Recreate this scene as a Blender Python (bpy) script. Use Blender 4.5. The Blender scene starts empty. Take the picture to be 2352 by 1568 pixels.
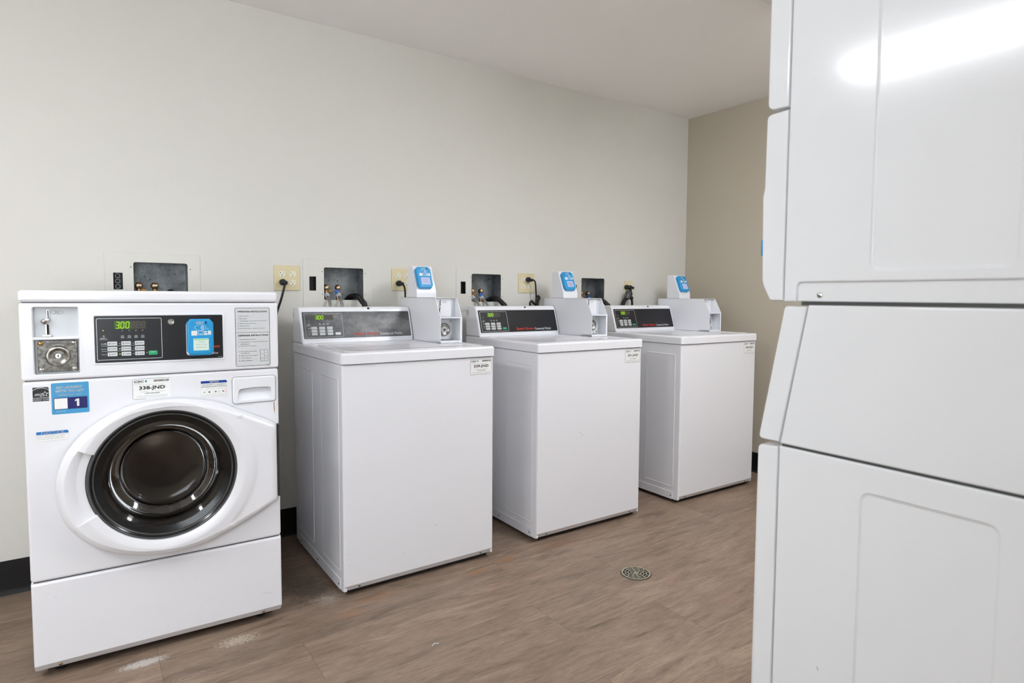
import bpy, bmesh, math, random
from mathutils import Vector, Matrix
from mathutils.geometry import tessellate_polygon
random.seed(7)
sc = bpy.context.scene
COL = sc.collection

# ------------------------------------------------------------------ camera, exposure
cd = bpy.data.cameras.new('camera')
cd.sensor_width = 36.0
cd.lens = 1411.70 * 36.0 / 2352.0
cd.shift_x = -18.84 / 2352.0
cd.shift_y = -19.15 / 2352.0
cd.clip_start = 0.02
cd.dof.use_dof = True
cd.dof.focus_distance = 2.7
cd.dof.aperture_fstop = 6.3
cam = bpy.data.objects.new('camera', cd)
COL.objects.link(cam)
_f = Vector((0.57463667, 0.81617873, -0.0603731))
_r = Vector((0.81787694, -0.57535734, 0.0064218))
_u = Vector((0.02949477, 0.05306796, 0.99815522))
cam.matrix_world = Matrix(((_r.x, _u.x, -_f.x, -0.19861), (_r.y, _u.y, -_f.y, -2.92666),
                           (_r.z, _u.z, -_f.z, 1.12405), (0, 0, 0, 1)))
sc.camera = cam
vs = sc.view_settings
vs.view_transform = 'Standard'
vs.look = 'None'
vs.gamma = 1.0
vs.use_curve_mapping = False
vs.exposure = 0.06
w = bpy.data.worlds.new('world')
sc.world = w
w.use_nodes = True
w.node_tree.nodes['Background'].inputs[0].default_value = (0.8, 0.85, 0.9, 1)
w.node_tree.nodes['Background'].inputs[1].default_value = 8.0     # sky glow, enters only by an unseen window added to light the washers
FILL_WINX = -0.90  # centre of the unseen window added behind the camera as fill light
pl = bpy.data.lights.new('fill_window_portal', 'AREA')
pl.shape = 'RECTANGLE'; pl.size = 1.28; pl.size_y = 1.28
pl.cycles.is_portal = True
po = bpy.data.objects.new('fill_window_portal', pl); COL.objects.link(po)
po.matrix_world = Matrix(((1, 0, 0, FILL_WINX), (0, 0, -1, -3.25), (0, 1, 0, 1.40), (0, 0, 0, 1)))
LAMP_MAIN = 46.0      # radiance of the fluorescent lens left of the camera
LAMP_SECOND = 25.0
CEIL = 2.371
ROOM = (-2.75, 3.2984, -3.16, 0.0)   # x0, x1, y0, y1
FIXTURES = [(-1.72, -1.78, LAMP_MAIN), (2.10, -2.10, LAMP_SECOND)]

# ------------------------------------------------------------------ materials
def s2l(c):
    c = c / 255.0
    return c / 12.92 if c <= 0.04045 else ((c + 0.055) / 1.055) ** 2.4
def rgb(r, g, b):
    return (s2l(r), s2l(g), s2l(b), 1)
MATS = {}
def mat(name, col=(0.8, 0.8, 0.8, 1), rough=0.5, metal=0.0, spec=0.5, coat=0.0, emit=None, es=0.0, trans=0.0, ior=1.45):
    if name in MATS:
        return MATS[name]
    m = bpy.data.materials.new(name)
    m.use_nodes = True
    b = m.node_tree.nodes['Principled BSDF']
    b.inputs['Base Color'].default_value = col
    b.inputs['Roughness'].default_value = rough
    b.inputs['Metallic'].default_value = metal
    b.inputs['Specular IOR Level'].default_value = spec
    b.inputs['Coat Weight'].default_value = coat
    b.inputs['Coat Roughness'].default_value = 0.08
    b.inputs['Transmission Weight'].default_value = trans
    b.inputs['IOR'].default_value = ior
    if emit:
        b.inputs['Emission Color'].default_value = emit
        b.inputs['Emission Strength'].default_value = es
    MATS[name] = m
    return m
class NT:
    def __init__(s, m):
        s.t = m.node_tree; s.b = s.t.nodes['Principled BSDF']
    def n(s, typ, **kw):
        nd = s.t.nodes.new(typ)
        for k, v in kw.items():
            setattr(nd, k, v)
        return nd
    def l(s, a, b):
        s.t.links.new(a, b)
    def math(s, op, a, b=None, c=None, clamp=False):
        nd = s.n('ShaderNodeMath', operation=op, use_clamp=clamp)
        for i, v in enumerate((a, b, c)):
            if v is None: continue
            if isinstance(v, (int, float)): nd.inputs[i].default_value = v
            else: s.l(v, nd.inputs[i])
        return nd.outputs[0]
    def mix(s, f, a, b, typ='MIX'):
        nd = s.n('ShaderNodeMix', data_type='RGBA', blend_type=typ)
        for i, v in ((0, f), (6, a), (7, b)):
            if isinstance(v, (int, float)): nd.inputs[i].default_value = v
            elif isinstance(v, tuple): nd.inputs[i].default_value = v
            else: s.l(v, nd.inputs[i])
        return nd.outputs[2]
    def noise(s, vec, scale, detail=3, rough=0.5, dist=0.0):
        nd = s.n('ShaderNodeTexNoise')
        nd.inputs['Scale'].default_value = scale
        nd.inputs['Detail'].default_value = detail
        nd.inputs['Roughness'].default_value = rough
        nd.inputs['Distortion'].default_value = dist
        if vec is not None: s.l(vec, nd.inputs['Vector'])
        return nd.outputs['Fac']
    def ramp(s, fac, stops):
        nd = s.n('ShaderNodeValToRGB')
        e = nd.color_ramp.elements
        while len(e) < len(stops): e.new(0.5)
        for i, (p, c) in enumerate(stops):
            e[i].position = p; e[i].color = c
        s.l(fac, nd.inputs[0])
        return nd.outputs[0]
    def bump(s, h, strength, dist):
        nd = s.n('ShaderNodeBump')
        nd.inputs['Strength'].default_value = strength
        nd.inputs['Distance'].default_value = dist
        s.l(h, nd.inputs['Height'])
        s.l(nd.outputs[0], s.b.inputs['Normal'])
    def geo(s):
        return s.n('ShaderNodeNewGeometry').outputs['Position']

def wall_paint(name, col, bumpd=0.0012):
    m = mat(name, col, 0.55, spec=0.3)
    t = NT(m)
    g = t.geo()
    h = t.noise(g, 120, 3, 0.55)
    h2 = t.noise(g, 34, 2, 0.5)
    t.bump(t.math('ADD', h, t.math('MULTIPLY', h2, 0.8)), 0.5, bumpd)
    v = t.noise(g, 2.2, 2)
    t.l(t.mix(t.math('MULTIPLY', v, 0.10), col, (col[0]*0.9, col[1]*0.9, col[2]*0.9, 1)), t.b.inputs['Base Color'])
    return m
M_WALL = wall_paint('wall paint', rgb(218, 216, 209))
M_WALLR = wall_paint('taupe wall paint', rgb(188, 179, 162))
M_CEIL = wall_paint('ceiling paint', rgb(251, 248, 245), 0.0006)

def floor_mat():
    m = mat('wood plank vinyl', (0.2, 0.15, 0.1, 1), 0.42, spec=0.4)
    t = NT(m)
    g = t.geo()
    sp = t.n('ShaderNodeSeparateXYZ'); t.l(g, sp.inputs[0])
    X, Y = sp.outputs[0], sp.outputs[1]
    yr = t.math('DIVIDE', t.math('ADD', Y, 1.178), 0.23)
    r = t.math('FLOOR', yr)
    fy = t.math('SUBTRACT', yr, r)
    md = t.math('FLOORED_MODULO', r, 2.0)
    off = t.math('ADD', t.math('ADD', 0.34, t.math('MULTIPLY', t.math('SUBTRACT', r, md), 0.037)), t.math('MULTIPLY', md, 0.83))
    xr = t.math('DIVIDE', t.math('SUBTRACT', X, off), 1.22)
    c = t.math('FLOOR', xr)
    fx = t.math('SUBTRACT', xr, c)
    # joint lines
    jy = t.math('MINIMUM', fy, t.math('SUBTRACT', 1.0, fy))
    jx = t.math('MINIMUM', fx, t.math('SUBTRACT', 1.0, fx))
    ly = t.math('LESS_THAN', jy, 0.0035)
    lx = t.math('LESS_THAN', jx, 0.0007)
    line = t.math('MAXIMUM', ly, lx)
    # per plank random
    cb = t.n('ShaderNodeCombineXYZ'); t.l(r, cb.inputs[0]); t.l(c, cb.inputs[1])
    wn = t.n('ShaderNodeTexWhiteNoise', noise_dimensions='3D'); t.l(cb.outputs[0], wn.inputs[0])
    rnd = wn.outputs['Value']
    # grain coordinates: stretched along x, shifted per plank
    shift = t.n('ShaderNodeVectorMath', operation='SCALE'); t.l(wn.outputs['Color'], shift.inputs[0]); shift.inputs[3].default_value = 7.0
    add = t.n('ShaderNodeVectorMath', operation='ADD'); t.l(g, add.inputs[0]); t.l(shift.outputs[0], add.inputs[1])
    def mp(sx, sy):
        q = t.n('ShaderNodeMapping'); q.inputs['Scale'].default_value = (sx, sy, 1); t.l(add.outputs[0], q.inputs[0]); return q.outputs[0]
    g1 = t.noise(mp(1.6, 9), 2.0, 6, 0.62, 1.6)
    g2 = t.noise(mp(4.0, 80), 3.2, 5, 0.7, 0.6)
    g3 = t.noise(mp(1.0, 3.0), 1.6, 2, 0.5, 0.6)
    base = t.ramp(g1, [(0.28, rgb(104, 88, 74)), (0.43, rgb(130, 111, 96)), (0.6, rgb(143, 124, 107)), (0.78, rgb(157, 139, 122))])
    base = t.mix(0.7, base, t.ramp(g2, [(0.36, (0.62, 0.60, 0.58, 1)), (0.46, (0.96, 0.96, 0.96, 1)), (0.7, (1.1, 1.1, 1.1, 1))]), 'MULTIPLY')
    base = t.mix(0.8, base, t.ramp(g3, [(0.3, (0.84, 0.83, 0.82, 1)), (0.7, (1.12, 1.12, 1.12, 1))]), 'MULTIPLY')
    g4 = t.noise(mp(9, 170), 3.4, 3, 0.65, 0.4)
    base = t.mix(0.9, base, t.ramp(g4, [(0.34, (0.74, 0.73, 0.72, 1)), (0.5, (1, 1, 1, 1)), (0.66, (1.16, 1.16, 1.16, 1))]), 'MULTIPLY')
    pl = t.ramp(rnd, [(0.0, (0.93, 0.93, 0.93, 1)), (1.0, (1.07, 1.06, 1.05, 1))])
    base = t.mix(1.0, base, pl, 'MULTIPLY')
    # knots
    kv = t.n('ShaderNodeTexVoronoi', feature='F1'); kv.inputs['Scale'].default_value = 1.0; t.l(mp(2.6, 5.2), kv.inputs['Vector'])
    kd = kv.outputs['Distance']
    wv = t.math('SINE', t.math('MULTIPLY', t.math('ADD', kd, t.math('MULTIPLY', g1, 0.10)), 150.0))
    km = t.math('MULTIPLY', t.ramp(kd, [(0.0, (1, 1, 1, 1)), (0.20, (0, 0, 0, 1))]), t.math('MULTIPLY_ADD', wv, 0.5, 0.5))
    base = t.mix(t.math('MULTIPLY', t.math('MULTIPLY', km, t.ramp(g2, [(0.4, (0, 0, 0, 1)), (0.55, (1, 1, 1, 1))])), 0.5), base, rgb(180, 161, 144))
    kk = t.ramp(kd, [(0.0, (1, 1, 1, 1)), (0.05, (0, 0, 0, 1))])
    base = t.mix(t.math('MULTIPLY', kk, 0.4), base, rgb(92, 74, 60))
    # stains and a darker patch
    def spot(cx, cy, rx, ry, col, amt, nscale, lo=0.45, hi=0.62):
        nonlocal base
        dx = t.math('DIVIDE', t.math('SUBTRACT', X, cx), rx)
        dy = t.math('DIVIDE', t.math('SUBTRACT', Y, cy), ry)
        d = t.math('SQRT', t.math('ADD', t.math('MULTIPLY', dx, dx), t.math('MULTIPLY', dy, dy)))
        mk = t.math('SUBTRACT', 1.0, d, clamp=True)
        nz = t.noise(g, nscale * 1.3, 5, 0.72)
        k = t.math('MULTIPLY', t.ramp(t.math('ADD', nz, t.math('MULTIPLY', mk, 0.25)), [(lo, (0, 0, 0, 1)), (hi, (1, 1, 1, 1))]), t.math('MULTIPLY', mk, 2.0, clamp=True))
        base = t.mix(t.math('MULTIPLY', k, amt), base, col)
    rust = rgb(160, 106, 54)
    spot(0.66, -0.80, 0.13, 0.035, rust, 0.22, 46)
    spot(0.53, -0.86, 0.07, 0.045, rust, 0.26, 42)
    spot(1.07, -0.83, 0.07, 0.03, rust, 0.36, 42)
    spot(1.23, -0.80, 0.07, 0.03, rust, 0.36, 46)
    spot(1.52, -0.80, 0.15, 0.05, rgb(112, 70, 48), 0.4, 50, 0.52, 0.6)
    for sx_, sy_ in ((1.30, -1.00), (1.25, -1.12), (1.66, -1.33), (1.05, -0.98), (1.72, -1.55)):
        spot(sx_, sy_, 0.10, 0.045, rgb(160, 122, 104), 0.2, 34, 0.5, 0.68)
    spot(-0.09, -0.79, 0.085, 0.03, rgb(205, 200, 196), 0.65, 110, 0.5, 0.62)
    spot(0.17, -0.82, 0.10, 0.045, rgb(205, 195, 180), 0.45, 100, 0.58, 0.66)
    spot(0.50, -0.70, 0.10, 0.08, rgb(190, 182, 172), 0.35, 90, 0.6, 0.68)
    spot(0.45, -0.58, 0.14, 0.20, rgb(60, 52, 46), 0.5, 24, 0.5, 0.65)  # darker mottled patch on the floor between the first two washers
    base = t.mix(t.math('MULTIPLY', line, 0.45), base, rgb(62, 50, 42))
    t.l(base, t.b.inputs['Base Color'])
    t.l(t.math('MULTIPLY_ADD', g2, 0.18, 0.34), t.b.inputs['Roughness'])
    t.bump(t.math('SUBTRACT', g2, line), 0.25, 0.0006)
    return m
M_FLOOR = floor_mat()

def enamel(name, col, rough=0.24, wear=True):
    m = mat(name, col, rough, spec=0.5, coat=0.25)
    t = NT(m)
    g = t.geo()
    # orange peel
    t.bump(t.noise(g, 260, 2, 0.5), 0.06, 0.0006)
    if wear:
        n = t.noise(g, 1.7, 4, 0.6)
        t.l(t.mix(t.math('MULTIPLY', n, 0.08), col, (col[0]*0.86, col[1]*0.84, col[2]*0.80, 1)), t.b.inputs['Base Color'])
    return m
WHITE = enamel('white enamel', rgb(233, 233, 238))
DRYERW = enamel('white dryer enamel', rgb(236, 238, 242), 0.12)
PLASTIC = enamel('white plastic', rgb(232, 233, 238), 0.36, False)
GREYPLATE = mat('pale grey painted steel', rgb(205, 208, 211), 0.4)
PANELBLK = mat('black panel film', rgb(26, 26, 31), 0.3, spec=0.5)
def worn_panel():
    m = mat('worn black panel film', rgb(70, 70, 73), 0.42, spec=0.6)
    t = NT(m); g = t.geo()
    q = t.n('ShaderNodeMapping'); q.inputs['Scale'].default_value = (1, 1, 1.6); t.l(g, q.inputs[0])
    n = t.noise(q.outputs[0], 7, 4, 0.6)
    n2 = t.noise(g, 90, 3, 0.6)
    c = t.ramp(t.math('MULTIPLY_ADD', n2, 0.2, n), [(0.45, rgb(52, 52, 56)), (0.62, rgb(88, 88, 90)), (0.8, rgb(128, 128, 128))])
    t.l(c, t.b.inputs['Base Color'])
    return m
PANELWORN = worn_panel()
BLACK = mat('black rubber', rgb(18, 18, 19), 0.5)
BLACKG = mat('black gloss plastic', rgb(16, 16, 17), 0.18)
VINYL = mat('black vinyl baseboard', rgb(14, 14, 16), 0.45)
DARKGREY = mat('dark grey trim', rgb(72, 74, 74), 0.3)
CHROME = mat('chrome', rgb(200, 198, 195), 0.18, metal=1.0)
NICKEL = mat('scratched nickel', rgb(150, 146, 140), 0.34, metal=1.0)
STEEL = mat('brushed drum steel', rgb(176, 168, 160), 0.34, metal=1.0)
BRASS = mat('brass', rgb(176, 140, 92), 0.35, metal=1.0)
BRAID = mat('braided steel hose', rgb(135, 136, 136), 0.45, metal=0.6)
def braid_tex():
    t = NT(BRAID); g = t.geo()
    n = t.noise(g, 600, 1)
    t.l(t.ramp(n, [(0.4, rgb(92, 93, 93)), (0.6, rgb(176, 177, 177))]), t.b.inputs['Base Color'])
braid_tex()
BLUEH = mat('blue plastic', rgb(30, 92, 190), 0.4)
NICKELD = mat('scratched dark nickel plate', rgb(110, 106, 100), 0.36, metal=1.0)
def nickel_tex(m, a, b_):
    t = NT(m); g = t.geo()
    n = t.noise(g, 70, 4, 0.65)
    t.l(t.ramp(n, [(0.38, a), (0.64, b_)]), t.b.inputs['Base Color'])
nickel_tex(NICKEL, rgb(120, 116, 110), rgb(168, 165, 160))
nickel_tex(NICKELD, rgb(78, 74, 70), rgb(128, 124, 118))
def galv():
    m = mat('galvanised steel', rgb(128, 132, 134), 0.45, metal=0.7)
    t = NT(m); g = t.geo()
    n = t.noise(g, 14, 4, 0.65); n2 = t.noise(g, 75, 3, 0.7)
    c = t.ramp(n, [(0.3, rgb(100, 104, 107)), (0.7, rgb(150, 154, 157))])
    c = t.mix(t.ramp(n2, [(0.60, (0, 0, 0, 1)), (0.68, (0.8, 0.8, 0.8, 1))]), c, rgb(44, 44, 44))
    t.l(c, t.b.inputs['Base Color'])
    return m
GALV = galv()
DARKBOX = mat('dark electrical box', rgb(60, 60, 60), 0.5, metal=0.5)
IVORY = mat('ivory plastic', rgb(218, 206, 168), 0.35)
IVORY2 = mat('pale receptacle plastic', rgb(232, 228, 210), 0.35)
BLUE = mat('blue reader plastic', rgb(30, 150, 208), 0.32, coat=0.2)
BLUES = mat('sticker blue', rgb(64, 150, 198), 0.35)
NAVY = mat('navy print', rgb(22, 20, 96), 0.4)
PRINTBLUE = mat('notice blue print', rgb(24, 112, 184), 0.4)
PRINTDBLUE = mat('notice dark blue print', rgb(18, 62, 150), 0.4)
INK = mat('black print', rgb(34, 34, 36), 0.5)
INKG = mat('grey print', rgb(110, 110, 112), 0.5)
PAPER = mat('white label stock', rgb(236, 236, 234), 0.45)
PAPERG = mat('silver grey label stock', rgb(208, 210, 212), 0.4)
PRINTW = mat('white print', rgb(225, 227, 228), 0.45)
RED = mat('red print', rgb(222, 66, 50), 0.45)
REDP = mat('faded red print', rgb(226, 104, 92), 0.45)
GREEN = mat('green button', rgb(28, 158, 106), 0.35)
TEAL = mat('teal print', rgb(40, 160, 170), 0.4)
BTN = mat('light grey button', rgb(214, 216, 218), 0.35)
SEG = mat('lit display segment', (0, 0, 0, 1), 0.5, emit=rgb(200, 255, 30), es=1.1)
SEGBG = mat('green lit display filter', rgb(30, 60, 10), 0.4, emit=rgb(70, 120, 8), es=0.35)
SEGOFF = mat('dark display segment', rgb(92, 88, 78), 0.5)
SEGWIN = mat('display window', rgb(52, 48, 42), 0.3)
LED = mat('lit green indicator', (0, 0, 0, 1), 0.5, emit=rgb(215, 255, 120), es=1.0)
LEDOFF = mat('unlit indicator', rgb(150, 150, 150), 0.4)
SCRW = mat('lit white screen', rgb(40, 40, 40), 0.3, emit=rgb(222, 240, 226), es=0.85)
SCRL = mat('lit lavender screen', rgb(40, 40, 40), 0.3, emit=rgb(196, 204, 246), es=0.8)
SCRG = mat('lit screen green line', rgb(40, 40, 40), 0.3, emit=rgb(120, 215, 130), es=0.8)
SCRP = mat('lit screen grey text', rgb(40, 40, 40), 0.3, emit=rgb(150, 150, 190), es=0.7)
RUSTM = mat('rust streak', rgb(150, 96, 40), 0.7)
SMEAR = mat('worn grey scuff', rgb(190, 190, 192), 0.5)
SCUFF = mat('dark scuff', rgb(120, 118, 116), 0.6)
DRAINM = mat('drain grate metal', rgb(158, 152, 134), 0.45, metal=0.3)
DARKHOLE = mat('dark cavity', rgb(20, 20, 20), 0.8)
FLUO = mat('fluorescent lens', (0.9, 0.9, 0.9, 1), 0.4, emit=(0.95, 0.98, 1.03, 1), es=LAMP_MAIN)
FLUO2 = mat('fluorescent lens weak', (0.9, 0.9, 0.9, 1), 0.4, emit=(0.95, 0.98, 1.03, 1), es=LAMP_SECOND)
GLASS = mat('tinted door glass', (0.62, 0.60, 0.58, 1), 0.03, trans=1.0, ior=1.35)

# ------------------------------------------------------------------ mesh builder
I4 = Matrix.Identity(4)
def frame(o, ex, ey):
    ex = Vector(ex).normalized(); ey = Vector(ey).normalized(); ez = ex.cross(ey)
    return Matrix(((ex.x, ey.x, ez.x, o[0]), (ex.y, ey.y, ez.y, o[1]), (ex.z, ey.z, ez.z, o[2]), (0, 0, 0, 1)))
def front(o):           # a = right, b = up, c = out of a surface facing -y
    return frame(o, (1, 0, 0), (0, 0, 1))
_txt = {}
def text_geo(s, bold=0.0):
    k = (s, bold)
    if k in _txt: return _txt[k]
    cu = bpy.data.curves.new('t', 'FONT')
    cu.body = s; cu.size = 1; cu.resolution_u = 2
    cu.offset = bold
    o = bpy.data.objects.new('t', cu); COL.objects.link(o)
    dg = bpy.context.evaluated_depsgraph_get()
    me = bpy.data.meshes.new_from_object(o.evaluated_get(dg))
    vsx = [(v.co.x, v.co.y) for v in me.vertices]; fs = [list(p.vertices) for p in me.polygons]
    bpy.data.objects.remove(o); bpy.data.curves.remove(cu); bpy.data.meshes.remove(me)
    if not vsx: vsx = [(0, 0)]
    x0 = min(v[0] for v in vsx); x1 = max(v[0] for v in vsx); y0 = min(v[1] for v in vsx); y1 = max(v[1] for v in vsx)
    _txt[k] = (vsx, fs, x0, x1, y0, y1)
    return _txt[k]
def rrect(x0, x1, y0, y1, r=0.0, n=4):
    if r <= 0: return [(x0, y0), (x1, y0), (x1, y1), (x0, y1)]
    out = []
    for cx, cy, a in ((x1 - r, y0 + r, -90), (x1 - r, y1 - r, 0), (x0 + r, y1 - r, 90), (x0 + r, y0 + r, 180)):
        for i in range(n + 1):
            t = math.radians(a + 90 * i / n)
            out.append((cx + r * math.cos(t), cy + r * math.sin(t)))
    return out
def circ(cx, cy, r, n=32, ry=None):
    ry = ry or r
    return [(cx + r * math.cos(2 * math.pi * i / n), cy + ry * math.sin(2 * math.pi * i / n)) for i in range(n)]
def inset(P, d):
    n = len(P); out = []
    for i in range(n):
        a, b, c = Vector(P[i - 1]), Vector(P[i]), Vector(P[(i + 1) % n])
        e1 = (b - a); e2 = (c - b)
        if e1.length < 1e-9: e1 = e2
        if e2.length < 1e-9: e2 = e1
        e1.normalize(); e2.normalize()
        n1 = Vector((-e1.y, e1.x)); n2 = Vector((-e2.y, e2.x))
        m = n1 + n2
        if m.length < 1e-6: m = n1
        m.normalize()
        k = max(0.5, m.dot(n1))
        out.append(tuple(b + m * (d / k)))
    return out
class MB:
    def __init__(s, M=None):
        s.v = []; s.f = []; s.mi = []; s.mats = []; s.M = M or I4; s.cm = None
    def use(s, m):
        if m not in s.mats: s.mats.append(m)
        s.cm = s.mats.index(m); return s
    def add(s, vs_, fs, M=None):
        M = s.M @ M if M is not None else s.M
        o = len(s.v)
        s.v += [tuple(M @ Vector(p)) for p in vs_]
        for f in fs:
            s.f.append([i + o for i in f]); s.mi.append(s.cm or 0)
        return s
    def box(s, x0, x1, y0, y1, z0, z1, bev=0.0, seg=3, M=None):
        bm = bmesh.new()
        bmesh.ops.create_cube(bm, size=1)
        for v in bm.verts:
            v.co = Vector(((x0 + x1) / 2 + v.co.x * (x1 - x0), (y0 + y1) / 2 + v.co.y * (y1 - y0), (z0 + z1) / 2 + v.co.z * (z1 - z0)))
        if bev > 0:
            bmesh.ops.bevel(bm, geom=list(bm.edges), offset=bev, segments=seg, profile=0.5, affect='EDGES')
        bm.verts.index_update()
        s.add([v.co.copy() for v in bm.verts], [[v.index for v in f.verts] for f in bm.faces], M)
        bm.free(); return s
    def poly(s, P, c=0.0, holes=(), M=None, flip=False):
        loops = [[Vector((p[0], p[1], 0)) for p in L] for L in [P] + list(holes)]
        flat = [p for L in loops for p in L]
        tr = tessellate_polygon(loops)
        out = []
        for t in tr:
            a, b, d = (flat[i] for i in t)
            ar = (b.x - a.x) * (d.y - a.y) - (b.y - a.y) * (d.x - a.x)
            if abs(ar) < 1e-14: continue
            tt = list(t) if ar > 0 else list(reversed(t))
            out.append(tt[::-1] if flip else tt)
        s.add([(p.x, p.y, c) for p in flat], out, M); return s
    def loft(s, loops, M=None, close=True):
        n = len(loops[0]); vs_ = [p for L in loops for p in L]; fs = []
        for k in range(len(loops) - 1):
            for i in range(n if close else n - 1):
                j = (i + 1) % n
                fs.append([k * n + i, k * n + j, (k + 1) * n + j, (k + 1) * n + i])
        s.add(vs_, fs, M); return s
    def plate(s, P, c0, c1, r=0.0, holes=(), hr=0.0, M=None, seg=4, back=False):
        """slab from c0 (back) to c1 (front) with rounded front edge r; outline P counter-clockwise"""
        loops = [[(x, y, c0) for x, y in P]]
        if r > 0:
            for i in range(seg + 1):
                t = math.pi / 2 * i / seg
                Q = inset(P, r * (1 - math.cos(t)))
                loops.append([(x, y, c1 - r + r * math.sin(t)) for x, y in Q])
            Pf = inset(P, r)
        else:
            loops.append([(x, y, c1) for x, y in P]); Pf = P
        s.loft(loops, M)
        hs = []
        for H in holes:
            if hr > 0:
                lp = []
                for i in range(seg + 1):
                    t = math.pi / 2 * i / seg
                    lp.append([(x, y, c1 - hr + hr * math.cos(t)) for x, y in inset(H, -hr + hr * math.sin(t))])
                lp.append([(x, y, c0) for x, y in H])
                s.loft([L for L in lp], M)
                hs.append(inset(H, -hr))
            else:
                s.loft([[(x, y, c1) for x, y in H], [(x, y, c0) for x, y in H]], M)
                hs.append(H)
        s.poly(Pf, c1, hs, M)
        if back: s.poly(P, c0, holes, M, flip=True)
        return s
    def cyl(s, cx, cy, c0, c1, r, n=24, r1=None, M=None, cap=True):
        r1 = r if r1 is None else r1
        A = [(cx + r * math.cos(2 * math.pi * i / n), cy + r * math.sin(2 * math.pi * i / n), c0) for i in range(n)]
        B = [(cx + r1 * math.cos(2 * math.pi * i / n), cy + r1 * math.sin(2 * math.pi * i / n), c1) for i in range(n)]
        s.loft([A, B], M)
        if cap:
            s.add(B, [list(range(n))], M); s.add(A, [list(range(n))[::-1]], M)
        return s
    def lathe(s, prof, n=48, M=None):
        """profile [(radius, height c)] round the c axis"""
        loops = [[(r * math.cos(2 * math.pi * i / n), r * math.sin(2 * math.pi * i / n), h) for i in range(n)] for r, h in prof]
        s.loft(loops, M); return s
    def tube(s, pts, r, n=12, M=None, caps=True, smooth=True):
        P = [Vector(p) for p in pts]
        if smooth and len(P) > 2:
            Q = []
            for i in range(len(P) - 1):
                p0 = P[max(i - 1, 0)]; p1 = P[i]; p2 = P[i + 1]; p3 = P[min(i + 2, len(P) - 1)]
                for k in range(6):
                    t = k / 6
                    Q.append(0.5 * ((2 * p1) + (-p0 + p2) * t + (2 * p0 - 5 * p1 + 4 * p2 - p3) * t * t + (-p0 + 3 * p1 - 3 * p2 + p3) * t ** 3))
            Q.append(P[-1]); P = Q
        loops = []; up = Vector((0.123, 0.31, 0.95)).normalized()
        prev = None
        for i, p in enumerate(P):
            d = (P[min(i + 1, len(P) - 1)] - P[max(i - 1, 0)]).normalized()
            if prev is None:
                a = d.cross(up)
                if a.length < 0.1: a = d.cross(Vector((1, 0, 0)))
                a.normalize()
            else:
                a = (prev - d * prev.dot(d)).normalized()
            prev = a; b = d.cross(a)
            rr = r(i / (len(P) - 1)) if callable(r) else r
            loops.append([p + a * (rr * math.cos(2 * math.pi * k / n)) + b * (rr * math.sin(2 * math.pi * k / n)) for k in range(n)])
        s.loft(loops, M)
        if caps:
            s.add(loops[0], [list(range(n))[::-1]], M); s.add(loops[-1], [list(range(n))], M)
        return s
    def text(s, txt, x0, x1, y0, y1, c, M=None, bold=0.0, shear=0.0, keep=False):
        """fills the box x0..x1, y0..y1"""
        vsx, fs, a0, a1, b0, b1 = text_geo(txt, 0.0)
        d = (y1 - y0) * bold * 1.6
        sx = (x1 - x0 - 2 * d) / max(a1 - a0, 1e-6); sy = (y1 - y0 - 2 * d) / max(b1 - b0, 1e-6)
        for ox, oy in (((0, 0),) if bold == 0 else ((0, 0), (2, 0), (0, 2), (2, 2), (1, 1))):
            s.add([(x0 + ox * d + (x - a0) * sx + shear * (y - b0) * sy, y0 + oy * d + (y - b0) * sy, c) for x, y in vsx], fs, M)
        return s
    def rect(s, x0, x1, y0, y1, c, M=None):
        s.add([(x0, y0, c), (x1, y0, c), (x1, y1, c), (x0, y1, c)], [[0, 1, 2, 3]], M); return s
    def ring(s, P, wd, c, M=None):
        s.poly(P, c, [inset(P, wd)], M); return s
    def line(s, a, b, wd, c, M=None):
        a = Vector(a); b = Vector(b); d = (b - a).normalized(); nn = Vector((-d.y, d.x)) * wd / 2
        s.add([(*(a - nn), c), (*(b - nn), c), (*(b + nn), c), (*(a + nn), c)], [[0, 1, 2, 3]], M); return s
    def obj(s, name, parent=None, loc=None, rotz=0.0, smooth=30, label=None):
        me = bpy.data.meshes.new(name)
        me.from_pydata(s.v, [], s.f)
        for m in s.mats: me.materials.append(m)
        me.polygons.foreach_set('material_index', s.mi)
        me.validate()
        bm = bmesh.new(); bm.from_mesh(me)
        bmesh.ops.remove_doubles(bm, verts=bm.verts, dist=1e-6)
        bm.to_mesh(me); bm.free()
        if smooth:
            me.polygons.foreach_set('use_smooth', [True] * len(me.polygons))
            me.set_sharp_from_angle(angle=math.radians(smooth))
        me.update()
        o = bpy.data.objects.new(name, me); COL.objects.link(o)
        if smooth:
            wn = o.modifiers.new('weighted normal', 'WEIGHTED_NORMAL'); wn.keep_sharp = True; wn.weight = 90
        if parent is not None: o.parent = parent
        if loc is not None: o.location = loc
        if rotz: o.rotation_euler = (0, 0, rotz)
        if label: o['label'] = label
        return o
def thing(name, label, cat, loc=(0, 0, 0), rotz=0.0, group=None):
    o = bpy.data.objects.new(name, None); COL.objects.link(o)
    o.empty_display_size = 0.1
    o.location = loc; o.rotation_euler = (0, 0, rotz)
    o['label'] = label; o['category'] = cat
    if group: o['group'] = group
    return o
def tag(o, label, cat, group=None):
    o['label'] = label; o['category'] = cat
    if group: o['group'] = group
    return o
def struct(o, label=None):
    o['kind'] = 'structure'
    if label: o['label'] = label
    return o

# ------------------------------------------------------------------ room
X0, X1, Y0, Y1 = ROOM
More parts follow.
